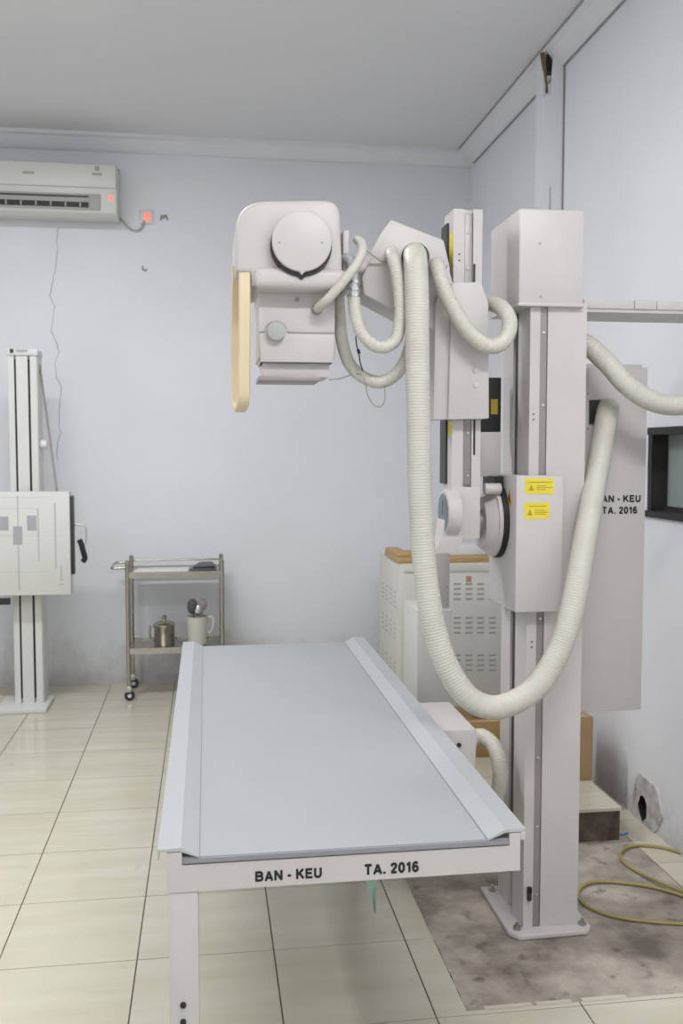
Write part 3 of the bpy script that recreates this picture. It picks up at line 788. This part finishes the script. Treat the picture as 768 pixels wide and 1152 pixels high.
# tan grab handle: a flat strap bent into a long U
hpts = [PY(275, 300, UY + .02), PY(275, 350, UY + .0), PY(274.5, 410, UY - .01), PY(274, 445, UY - .01), PY(272, 457, UY + .015), PY(269, 460, UY + .06), PY(267, 452, UY + .11), PY(266.5, 420, UY + .13), PY(266, 370, UY + .13), PY(267, 300, UY + .13)]
bm = bmesh.new()
pp = path(hpts, .012); rings = []
for i, c in enumerate(pp):
    T_ = (pp[min(i + 1, len(pp) - 1)] - pp[max(i - 1, 0)]).normalized()
    X_ = Vector((1, 0, 0)); X_ = (X_ - T_ * X_.dot(T_)).normalized(); N_ = T_.cross(X_)
    w, h = .0165, .009
    rings.append([bm.verts.new(c + X_ * w * a + N_ * h * b) for a, b in ((-1, -.5), (-.8, -1), (.8, -1), (1, -.5), (1, .5), (.8, 1), (-.8, 1), (-1, .5))])
for ra, rb_ in zip(rings, rings[1:]):
    for k in range(8): bm.faces.new((ra[k], ra[(k + 1) % 8], rb_[(k + 1) % 8], rb_[k]))
bm.faces.new(rings[0]); bm.faces.new(rings[-1])
part_label(finish(bm, 'grab_handle', HANDLE, tube_head, True), 'tan looped grab handle')

# ================================================================== HOSES
def hose(label, pts, r, step=.0021, rib=.0013, n=14):
    return tag(tube('corrugated_hose', [p if isinstance(p, Vector) else PY(*p) for p in pts], r, HOSE, None, step, n, rib), label, 'hose', 'corrugated cable hoses of the x-ray machine')
hose('longest cream hose looping from the arm down past the column to the cabinet',
     [(466, 286, 2.762), (467, 292, 2.70), (468, 310, 2.67), (469, 350, 2.655), (470, 450, 2.645), (473, 560, 2.635), (478, 641, 2.62), (488, 705, 2.60), (504, 752, 2.58), (526, 784, 2.57), (553, 796, 2.565), (582, 788, 2.565), (608, 767, 2.57), (631, 725, 2.58), (645, 677, 2.60), (656, 617, 2.65), (667, 555, 2.73), (678.5, 490, 2.84), (682, 470, 2.88), (684, 458, 2.925)], .0352)
hose('cream hose making a small U from metal elbow to arm casing',
     [(398, 336, 2.70), (399, 350, 2.69), (406, 373, 2.68), (420, 388, 2.675), (434, 390, 2.675), (446, 380, 2.68), (450, 356, 2.685), (449, 328, 2.69), (445, 304, 2.695), (441, 288, 2.71), (440, 284, 2.762)], .0185)
hose('shaded cream hose hanging low behind the tube collimator',
     [(380, 332, 2.80), (382, 360, 2.80), (385, 385, 2.79), (393, 409, 2.78), (408, 424, 2.765), (427, 430, 2.755), (444, 422, 2.745), (456, 405, 2.735), (463, 380, 2.73), (466, 350, 2.74), (466, 335, 2.762)], .0192)
hose('short cream hose curving across the sliding block to its right edge',
     [(491, 298, 2.762), (492, 302, 2.71), (501, 330, 2.69), (519, 363, 2.685), (540, 385, 2.685), (558, 389, 2.685), (570, 378, 2.69), (573, 362, 2.70), (567, 349, 2.72), (558, 343, 2.765), (548, 341, 2.80), (541, 341, 2.815)], .0235)
hose('cream hose leaving the right side of the column towards the wall',
     [(655, 386, 2.86), (662, 389, 2.84), (683, 409, 2.80), (705, 433, 2.77), (728, 449, 2.76), (753, 456, 2.76), (780, 453, 2.76), (815, 440, 2.77), (855, 425, 2.78), (884, 415, 2.78)], .0315)
p = PY(884, 415, 2.78)
cyl('hose_socket', (XR - .001, p.y, p.z), (XR - .05, p.y, p.z), .042, WHITE, None); so = bpy.data.objects['hose_socket.001'] if 'hose_socket.001' in bpy.data.objects else bpy.data.objects['hose_socket']
tag(so, 'round white wall socket at the end of the right hose', 'socket')
hose('short cream hose bending down from the junction box behind the table',
     [(536, 829, 2.86), (543, 829, 2.85), (554, 838, 2.83), (561, 855, 2.81), (563, 875, 2.80), (558, 900, 2.83), (545, 918, 2.92), Vector((.76, 3.12, .22)), Vector((.73, 3.36, .12)), Vector((.72, 3.50, .05)), Vector((.72, 3.53, -.004))], .0255)
th = thing('collimator_cable', 'thin cream cable arching from the collimator up to the arm', 'cable', PY(380, 340, 2.66))
tube('cable_sleeve', [PY(*p) for p in [(357, 347, 2.74), (359, 345, 2.70), (370, 335, 2.665), (389, 313, 2.655), (401, 297, 2.66), (407, 283, 2.675), (406, 273, 2.70), (402, 270, 2.73)]], .0135, HOSE, th, .01, 12)
tube('thin_cable', [PY(*p) for p in [(405, 274, 2.71), (413, 281, 2.72), (421, 288, 2.735), (429, 293, 2.75), (436, 296, 2.766)]], .004, HOSE, th, .01, 8)
el = thing('hose_elbow', 'shiny clear elbow fitting between tube head and small U hose', 'fitting', PY(397, 333, 2.70))
tube('elbow_pipe', [PY(*p) for p in [(386, 292, 2.75), (391, 291, 2.72), (396, 296, 2.705), (397, 312, 2.70), (398, 333, 2.70)]], .015, ELBOW, el, .012, 16)
for yy in (318, 326, 333):
    a = PY(397.5, yy - 1.5, 2.70); b = PY(397.5, yy + 1.5, 2.70); cyl('clamp_ring', a, b, .0195, CHROME, el)
wl = thing('signal_wire', 'thin grey wire dangling in a loop below the hoses', 'wire', PY(420, 455, 2.76))
tube('wire', [PY(*p) for p in [(370, 427, 2.78), (382, 426, 2.78), (394, 422, 2.775), (405, 421, 2.74), (411, 430, 2.73), (413, 443, 2.73), (419, 454, 2.73), (427, 458, 2.73), (432, 452, 2.73), (433, 440, 2.735), (431, 432, 2.74)]], .0016, RAIL, wl, .01, 6)
tube('wire', [PY(*p) for p in [(400, 378, 2.70), (401, 388, 2.70), (403.5, 397, 2.70), (405, 408, 2.72), (408, 417, 2.74)]], .002, BLACK, wl, .01, 6)
cyl('wire_plug', PY(402.5, 393, 2.70), PY(404, 398, 2.70), .0045, BLACK, wl, n=10)

# ================================================================== GENERATOR CABINET, PEDESTAL, BOXES
NY = 5.02
gx0 = PY(450, 700, NY).x; gz = PY(450, 634, NY).z
gen = thing('generator_cabinet', 'grey metal generator cabinet with rows of vent slots in the corner', 'cabinet', (1.37, 5.3, 0))
gb = box('cabinet_body', gx0, 1.69, NY, 5.66, .03, gz, GREYBOX, gen, .006)
box('cabinet_plinth', gx0 + .02, 1.67, NY + .02, 5.64, 0, .03, DARK, gen)
fl, fr = PY(454, 700, NY).x, 1.675
box('front_panel', fl, fr, NY - .008, NY + .002, .05, PY(500, 646, NY).z, GREYBOX, gen, .003)
box('top_strip', fl, fr, NY - .006, NY + .002, PY(500, 643, NY).z, gz - .004, GREYBOX, gen, .002)
bm = bmesh.new()
for y0 in (657, 695, 737):
    for r_ in range(4):
        for c_ in range(-1, 6):
            x = 514 + c_ * 13.2; y = y0 + r_ * 5.6
            if x < 462: continue
            a = PY(x - 3.8, y + 1.1, NY - .008); b = PY(x + 3.8, y - 1.1, NY - .008)
            if b.x > fr - .02: continue
            add_box(bm, a.x, b.x, NY - .0095, NY - .0075, a.z, b.z)
o = finish(bm, 'vent_slots', SLOT, gen); o['kind'] = 'stuff'
bm = bmesh.new()
for z0 in (.30, .52, .70):
    for r_ in range(4):
        for c_ in range(4):
            add_box(bm, gx0 - .0012, gx0 + .0005, NY + .12 + c_ * .12, NY + .18 + c_ * .12, z0 - r_ * .027, z0 - r_ * .027 + .009)
o = finish(bm, 'vent_slots', LINEPRINT, gen); o['kind'] = 'stuff'
a = PY(524, 655, NY - .008); b = PY(530, 648, NY - .008); box('red_mark', a.x, b.x, NY - .009, NY - .0075, a.z, b.z, REDPRINT, gen)
# wooden board lying on the cabinet
bd = thing('wooden_board', 'tan wooden board lying on top of the grey generator cabinet', 'board', (1.36, NY + .2, gz))
box('board_plank', PY(446, 630, NY + .05).x, 1.66, NY + .0, NY + .40, gz, gz + .030, WOOD, bd, .003)
box('board_batten', PY(446, 630, NY + .05).x, PY(446, 630, NY + .05).x + .07, NY + .03, NY + .38, gz + .030, gz + .052, WOOD, bd, .003)
tag(prism('paper_pile', [(1.28, gz + .030), (1.55, gz + .030), (1.54, gz + .075), (1.40, gz + .085), (1.31, gz + .055)], NY + .08, NY + .32, PAPER, bevel=.006), 'crumpled white cloth bundle on the wooden board', 'cloth')

QY = 4.03
px0 = PY(469, 720, QY).x; px1 = PY(508, 720, QY).x; pz = PY(480, 686, QY).z
ped = thing('control_pedestal', 'white upright box with a narrow post standing behind the table', 'pedestal', ((px0 + px1) / 2, QY + .13, 0))
box('pedestal_body', px0, px1, QY, QY + .28, 0, pz, WHITE2, ped, .006)
ps = box('pedestal_post', PY(491, 650, QY).x, PY(507, 650, QY).x, QY + .02, QY + .14, pz, PY(500, 618, QY).z, WHITE, ped, .004)
for yy in (660, 667, 674, 680):
    p = PY(503, yy, QY + .02); cyl('screw', (p.x, QY + .021, p.z), (p.x, QY + .018, p.z), .004, SLOT, ps, n=8)

# raised tiled ledge with rough masonry front
ez = PZ(690, 946, 0); EY = ez.y
etop = PY(690, 909, EY).z; ex1 = PY(699, 925, EY).x
ledge = thing('masonry_ledge', 'low raised ledge with cream tiled top and dark rough masonry front', 'ledge', (1.25, EY + .5, 0))
box('ledge_core', 1.13, ex1 - .004, EY + .008, 4.65, 0, etop - .012, STONE, ledge)
ty = EY
for k in range(3):
    for i, (u, v) in enumerate(((1.126, 1.28), (1.283, ex1))):
        box('ledge_tile', u, v, ty, ty + .397, etop - .012, etop, TILE, ledge)
    ty += .4
tag(tube('blue_wire', [PZ(676, 940, .004), PZ(682, 936, .004) + Vector((0, 0, .012)), PZ(690, 938, .004) + Vector((0, 0, .006)), PZ(700, 939, .004), PZ(706, 937, .006)], .004, BLUEW, None, .01, 8), 'short blue wire end at the foot of the ledge', 'wire')
def carton(label, x0, x1, y0, y1, z0, z1, m_):
    t = thing('cardboard_box', label, 'box', ((x0 + x1) / 2, (y0 + y1) / 2, z0), 'cardboard boxes behind the column')
    box('carton_body', x0, x1, y0, y1, z0, z1 - .003, m_, t, .004)
    ym = (y0 + y1) / 2
    box('flap', x0 + .002, x1 - .002, y0 + .002, ym - .002, z1 - .003, z1, m_, t); box('flap', x0 + .002, x1 - .002, ym + .002, y1 - .002, z1 - .003, z1, m_, t)
    box('packing_tape', x0 + .003, x1 - .003, ym - .022, ym + .022, z1, z1 + .0008, WOOD, t)
BY = PZ(660, 878, etop).y
rx = PY(667, 840, BY).x
carton('brown cardboard box on the tiled ledge right of the column', rx - .24, rx, BY, BY + .30, etop, PY(660, 807, BY).z, CARD)
BX = PY(562, 850, BY + .25)
carton('ochre cardboard box seen between table and column', 1.135, 1.36, BY + .35, BY + .62, etop, PY(550, 812, BY + .35).z, CARD2)
t_ = PY(552, 822, BY + .34)
tag(cyl('tape_roll', (1.235, BY + .44, PY(550, 812, BY + .35).z + .001), (1.235, BY + .44, PY(550, 812, BY + .35).z + .03), .05, WOOD, n=28, bevel=.004), 'roll of brown tape lying on the ochre cardboard box', 'tape')

# yellow cord on the floor
cr = [(640 + a / 5.4375, 940 + b / 5.4375) for a, b in ((830, 555), (696, 540), (480, 525), (280, 495), (140, 448), (70, 395), (55, 345), (105, 297), (200, 281), (400, 297), (560, 327), (696, 368), (760, 390))]
tag(tube('yellow_cord', [PZ(x, y, .0065) for x, y in cr], .0056, CORD, None, .012, 8), 'yellow cord looped on the bare concrete nearest the column foot', 'cord', 'yellow cords on the floor')
cr = [(640 + a / 5.4375, 940 + b / 5.4375) for a, b in ((790, 400), (696, 343), (560, 288), (420, 222), (340, 168), (312, 120), (342, 80), (420, 60), (560, 72), (640, 92), (700, 112))]
tag(tube('yellow_cord', [PZ(x, y, .0065 + (.011 if i < 3 else 0)) for i, (x, y) in enumerate(cr)], .0056, CORD, None, .012, 8), 'yellow cord looped over the tile strip by the right wall', 'cord', 'yellow cords on the floor')

# ================================================================== AIR CONDITIONER
AY_ = 5.93
ac = thing('air_conditioner', 'white wall-mounted split air conditioner with dark grille high on back wall', 'air conditioner', (-.98, 6.04, PY(60, 243, AY_).z))
ax1 = PY(131, 215, AY_).x; ax0 = ax1 - .86
az1 = PY(100, 183, AY_).z; az0 = PY(110, 243, AY_).z; azp = PY(100, 212, AY_).z
sec = [(YB - .001, az0 + .01), (AY_ + .06, az0 - .0), (AY_ + .004, az0 + .02), (AY_, azp), (AY_ + .004, az1 - .015), (AY_ + .03, az1), (YB - .001, az1)]
prism('body', sec, ax0, ax1, ACW, ac, 'X', .008)
fp = box('front_panel', ax0 + .003, ax1 - .003, AY_ - .014, AY_ + .004, azp + .004, az1 - .012, ACW, ac, .006)
# grille recess with vanes
vz1, vz0 = PY(60, 217, AY_).z, PY(60, 235, AY_).z
vx1 = PY(100, 225, AY_).x
box('grille_recess', ax0 + .04, vx1, AY_ - .006, AY_ + .002, vz0, vz1, ACG, ac)
box('louver', ax0 + .04, vx1 - .002, AY_ - .010, AY_ - .006, vz1 - .022, vz1 - .012, DARK, ac)
zb0, zb1 = PY(60, 232.5, AY_).z, PY(60, 226.5, AY_).z
box('outlet', ax0 + .04, vx1 - .002, AY_ - .008, AY_ - .0055, zb0, zb1, BLACK, ac)
x = vx1 - .05
while x > ax0 + .06:
    box('vane', x - .004, x + .004, AY_ - .011, AY_ - .0078, zb0 + .003, zb1 - .002, ACG, ac); x -= .085
box('display_panel', PY(101, 225, AY_).x, PY(113, 225, AY_).x, AY_ - .008, AY_ + .002, vz0, vz1, ACG, ac, .002)
a = PY(123, 225, AY_); b = PY(127, 220.5, AY_); part_label(box('indicator_light', a.x, b.x, AY_ - .006, AY_ + .003, a.z, b.z, REDLED, ac), 'glowing red indicator')
a = PY(26, 196, AY_); b = PY(39, 193.5, AY_); box('brand_mark', a.x, b.x, AY_ - .0155, AY_ - .0135, a.z, b.z, ACG, ac)
a = PY(107, 193, AY_); b = PY(112, 188, AY_); box('round_mark', a.x, b.x, AY_ - .0155, AY_ - .0135, a.z, b.z, SLOT, ac)
a = PY(104, 198, AY_); b = PY(115, 195.5, AY_); box('round_mark', a.x, b.x, AY_ - .0155, AY_ - .0135, a.z, b.z, ACG, ac)
tag(tube('power_cable', [PY(*p) for p in [(133, 190, 6.13), (133.5, 215, 6.138), (133, 240, 6.138), (138, 249, 6.138), (147, 258, 6.138), (155, 259.5, 6.138), (160, 255, 6.138), (162, 248, 6.125)]], .006, ACG, None, .015, 8), 'grey power cable hanging from the air conditioner to its outlet', 'cable')
oc = PY(165, 245, YB)
out = thing('wall_outlet', 'small white wall outlet with glowing red switch on back wall', 'outlet', (oc.x, YB - .01, oc.z - .04))
a = PY(157, 252, YB); b = PY(172, 237, YB); box('outlet_plate', a.x, b.x, YB - .012, YB - .0005, a.z, b.z, ACW, out, .004)
a = PY(163, 249, YB); b = PY(169, 240, YB); part_label(box('red_switch', a.x, b.x, YB - .017, YB - .011, a.z, b.z, REDLED, out, .002), 'glowing red rocker switch')
bm = bmesh.new()
p = PY(184, 246, YB); add_tube(bm, [p + Vector((-.02, -.006, -.012)), p + Vector((-.01, -.006, .02)), p + Vector((0, -.006, .0)), p + Vector((.012, -.006, .022)), p + Vector((.024, -.006, -.010))], .0045, .006, 6)
add_cyl(bm, p + Vector((0, -.012, .006)), p + Vector((0, 0.0, .006)), .006, n=10)
tag(finish(bm, 'wall_hook', RAIL), 'small bent wire hook on the wall right of the red outlet', 'hook')
bm = bmesh.new()
p = PY(162, 302, YB); add_tube(bm, [p + Vector((-.010, -.006, .014)), p + Vector((-.006, -.006, -.006)), p + Vector((.006, -.012, -.014)), p + Vector((.018, -.010, -.006))], .004, .006, 6)
add_cyl(bm, p + Vector((-.008, -.012, .008)), p + Vector((-.008, 0, .008)), .006, n=10)
tag(finish(bm, 'wall_hook', RAIL), 'tiny metal hook on the wall below the red outlet', 'hook')

# ================================================================== CHEST STAND
VY = 5.62
st = thing('chest_stand', 'ivory upright chest x-ray stand with square panel against back wall', 'x-ray stand', (-1.06, VY + .06, 0))
b0 = PZ(5, 791, 0); b1 = PZ(61, 788, 0)
box('base_plate', b0.x, b1.x, VY - .12 + .0, VY + .17, 0, .03, WHITE2, st, .006)
sx0 = PY(13, 600, VY).x; sx1 = PY(46, 600, VY).x
sz = PY(28, 400, VY).z
w = sx1 - sx0
sl = [(sx0 + w * .20, sx0 + w * .27), (sx0 + w * .66, sx0 + w * .74)]
sec = [(sx0, VY)]
for u, v in sl: sec += [(u, VY), (u, VY + .02), (v, VY + .02), (v, VY)]
sec += [(sx1 - .006, VY), (sx1, VY + .012), (sx1, VY + .14), (sx0, VY + .14)]
prism('upright', sec, .03, sz, WHITE2, st, 'Z')
for u, v in sl: box('guide_slot', u + .0005, v - .0005, VY + .006, VY + .0199, .06, sz - .02, BLACK, st)
cp = box('top_cap', sx0 - .006, sx1 + .004, VY - .010, VY + .145, sz, sz + .035, WHITE2, st, .005)
a = PY(11, 397, VY - .01); b = PY(15, 392.5, VY - .01); box('cap_mark', a.x, b.x, VY - .0115, VY - .0095, a.z, b.z, DARK, cp)
a = PY(18, 396, VY - .01); b = PY(31, 393.5, VY - .01); box('cap_mark', a.x, b.x, VY - .0115, VY - .0095, a.z, b.z, GREYPRINT, cp)
# cassette panel
WY = 5.50
a = PY(80, 669, WY); b = PY(80, 553, WY)
pw = .62
panel = box('cassette_panel', a.x - pw, a.x, WY, WY + .085, a.z, b.z, WHITE2, st, .006)
box('panel_carriage', sx0 - .02, sx1 + .02, WY + .085, VY - .002, a.z + .12, b.z - .12, DARK, st)
def pr(x0, y0, x1, y1, m_, nm='print_mark'):
    u = PY(x0, y1, WY); v = PY(x1, y0, WY); return box(nm, u.x, v.x, WY - .0008, WY + .0003, u.z, v.z, m_, panel)
for r_ in ((0, 581, 9.5, 597), (30.5, 580, 41, 597), (15, 592, 25, 613)): pr(*r_, GREYPRINT, 'sensor_field')
pr(19.6, 558, 20.3, 592, LINEPRINT); pr(20.8, 614, 21.5, 664, LINEPRINT)
pr(0, 602, 15, 602.8, LINEPRINT); pr(26, 602, 74, 602.8, LINEPRINT)
pr(43, 572, 43.5, 632, LINEPRINT); pr(0, 572, 43, 572.7, LINEPRINT); pr(0, 631.5, 43, 632.2, LINEPRINT)
pr(62, 566, 62.5, 640, LINEPRINT); pr(0, 559, 56, 559.7, LINEPRINT); pr(0, 643.5, 57, 644.2, LINEPRINT)
pr(68.5, 636, 69.2, 652, GREYPRINT); pr(67, 652, 72, 652.8, GREYPRINT); pr(67, 657, 72, 658, GREYPRINT)
a = PY(80.5, 646, WY + .03); b = PY(82.2, 558, WY + .03)
box('cassette_edge', a.x - .002, b.x, WY + .02, WY + .075, a.z, b.z, DARK, st, .002)
tube('handle_bracket', [PY(*p) for p in [(83, 591, WY + .05), (89, 590, WY + .05), (95, 591.5, WY + .05), (97, 595, WY + .05), (97, 605, WY + .05), (96, 612, WY + .05), (91, 614, WY + .05)]], .004, CHROME, st, .01, 8)
tube('hand_grip', [PY(*p) for p in [(89, 607, WY + .05), (91.5, 612, WY + .05), (93.5, 620, WY + .05), (95.5, 628, WY + .05), (93, 632, WY + .05)]], .0155, BLACK, st, .01, 10)
tube('suspension_cable', [PY(*p) for p in [(44.5, 410, VY + .06), (50, 450, VY + .05), (57, 500, VY + .02), (64, 553, WY + .08)]], .006, RAIL, st, .02, 8)
a = PY(46, 500, VY + .05); cyl('cable_clip', (a.x, a.y, a.z), (a.x + .035, a.y, a.z), .028, ACW, st, n=18)
a = PY(0, 678, VY); b = PY(14, 671, VY); box('foot_switch_arm', a.x - .15, b.x, VY - .09, VY - .05, a.z, b.z, DARK, st, .003)

# ================================================================== STEEL TROLLEY
fy = PZ(148, 789, 0).y + .02; by_ = PZ(190, 770, 0).y - .06
ct = thing('steel_trolley', 'stainless steel two-shelf trolley on casters against back wall', 'trolley', (-.17, (fy + by_) / 2, 0))
kx0_ = PY(144, 700, fy).x; kx1_ = PY(250, 700, fy).x
zt_ = PY(200, 645, fy).z; zl = PY(200, 730, fy).z; ztop_ = PY(144, 634, fy).z
for x in (kx0_, kx1_):
    for y in (fy, by_):
        lg = cyl('leg', (x, y, .085), (x, y, ztop_), .0135, STEEL, ct, n=14)
        lathe('leg_cap', [(.0135, 0), (.015, .008), (.008, .018), (.001, .02)], (x, y, ztop_), STEEL, lg, 12)
        box('caster_fork', x - .016, x + .016, y - .014, y + .014, .052, .088, CHROME, lg, .003)
        cyl('caster_wheel', (x + .004, y - .012, .031), (x + .004, y + .012, .031), .031, RUBBER, lg, n=24, bevel=.004)
        cyl('wheel_hub', (x + .004, y - .014, .031), (x + .004, y + .014, .031), .012, CHROME, lg, n=14)
for z, nm in ((zt_, 'upper_shelf'), (zl, 'lower_shelf')):
    s = box(nm, kx0_, kx1_, fy, by_, z, z + .004, STEEL, ct)
    box('shelf_rim', kx0_, kx1_, fy - .010, fy - .006, z - .024, z + .012, STEEL, s)
    box('shelf_rim', kx0_, kx1_, by_ + .006, by_ + .010, z - .024, z + .012, STEEL, s)
zr = PY(200, 636, fy).z
tube('gallery_rail', [(kx0_, by_, zr), ((kx0_ + kx1_) / 2, by_, zr), (kx1_, by_, zr)], .006, STEEL, ct, .03, 8)
tube('gallery_rail', [(kx1_, by_, zr), (kx1_, (fy + by_) / 2, zr), (kx1_, fy, zr)], .006, STEEL, ct, .03, 8)
hx = PY(125, 640, fy).x
tube('push_handle', [(kx0_, fy, zr - .01), (hx + .03, fy, zr - .012), (hx, fy + .03, zr - .012), (hx, by_ - .03, zr - .012), (hx + .03, by_, zr - .012), (kx0_, by_, zr - .01)], .008, STEEL, ct, .01, 8)
# tray on top
u = PY(213, 644, fy + .05)
tr = thing('dark_tray', 'dark flat instrument tray lying on top of the trolley', 'tray', (u.x + .08, fy + .18, zt_ + .004))
prism('tray_body', [(u.x, fy + .06), (kx1_ - .03, fy + .06), (kx1_ - .03, fy + .30), (u.x + .04, fy + .30)], zt_ + .004, zt_ + .018, TRAYM, tr, 'Z', .004)
prism('tray_lid', [(u.x + .02, fy + .08), (kx1_ - .04, fy + .09), (kx1_ - .05, fy + .28), (u.x + .06, fy + .29)], zt_ + .0185, zt_ + .036, TRAYM, tr, 'Z', .006)
tag(prism('paper_sheet', [(kx0_ + .03, fy + .03), (u.x - .01, fy + .03), (u.x + .0, fy + .24), (kx0_ + .05, fy + .22)], zt_ + .004, zt_ + .010, PAPER, None, 'Z', .001), 'white folded sheet lying on the trolley top beside the tray', 'sheet')
# steel pot
pc_ = PY(185, 722, fy + .14); zq = zl + .004
pot = thing('steel_pot', 'lidded stainless steel pot on the lower trolley shelf', 'pot', (pc_.x, fy + .14, zq))
ph = PY(185, 703, fy + .14).z - zq
lathe('pot_body', [(.058, 0), (.062, .006), (.062, ph - .006), (.066, ph)], (pc_.x, fy + .14, zq), STEEL, pot, 32)
lathe('lid', [(.067, ph), (.067, ph + .008), (.05, ph + .020), (.012, ph + .028), (.010, ph + .034), (.016, ph + .042), (.016, ph + .052), (.008, ph + .060), (.001, ph + .062)], (pc_.x, fy + .14, zq), STEEL, pot, 32)
tube('pot_handle', [(pc_.x - .058, fy + .14, zq + ph * .92), (pc_.x - .08, fy + .14, zq + ph * 1.02), (pc_.x - .088, fy + .14, zq + ph * .7), (pc_.x - .083, fy + .14, zq + ph * .3), (pc_.x - .060, fy + .14, zq + ph * .2)], .007, STEEL, pot, .01, 8)
# plastic jug with spoons
jc = PY(222, 720, fy + .12); jh = PY(222, 693, fy + .12).z - zq
jug = thing('plastic_jug', 'cream plastic jug holding utensils on the lower trolley shelf', 'jug', (jc.x, fy + .12, zq))
lathe('jug_body', [(.052, 0), (.056, .004), (.066, jh), (.062, jh), (.053, .012)], (jc.x, fy + .12, zq), PLASTICJUG, jug, 32)
tube('jug_handle', [(jc.x + .060, fy + .12, zq + jh * .92), (jc.x + .09, fy + .12, zq + jh * .95), (jc.x + .098, fy + .12, zq + jh * .72), (jc.x + .085, fy + .12, zq + jh * .45), (jc.x + .058, fy + .12, zq + jh * .36)], .008, PLASTICJUG, jug, .01, 8)
def spoon(label, dx, top, tilt, m_, k=1.0):
    t = thing('serving_spoon', label, 'spoon', (jc.x + dx * .4, fy + .12, zq + .02), 'utensils in the jug')
    p1 = Vector((jc.x + dx, fy + .115, zq + jh + top)); p0 = Vector((jc.x + dx * .3 - tilt, fy + .12, zq + .02))
    tube('spoon_handle', [p0, (p0 + p1) / 2, p1], .004, m_, t, .02, 8)
    bm = bmesh.new(); bmesh.ops.create_uvsphere(bm, u_segments=16, v_segments=10, radius=1)
    for v in bm.verts: v.co = Vector((v.co.x * .024 * k, v.co.y * .010, v.co.z * .036 * k)) + p1 + Vector((0, 0, .03))
    finish(bm, 'spoon_bowl', m_, t, True)
spoon('dark steel spoon standing in the jug nearest the pot', -.028, .030, -.01, TRAYM, 1.35)
spoon('short bright steel spoon in the middle of the jug', .006, .004, .0, CHROME)
spoon('grey steel spoon leaning in the jug near its handle', .036, .040, .012, RAIL)
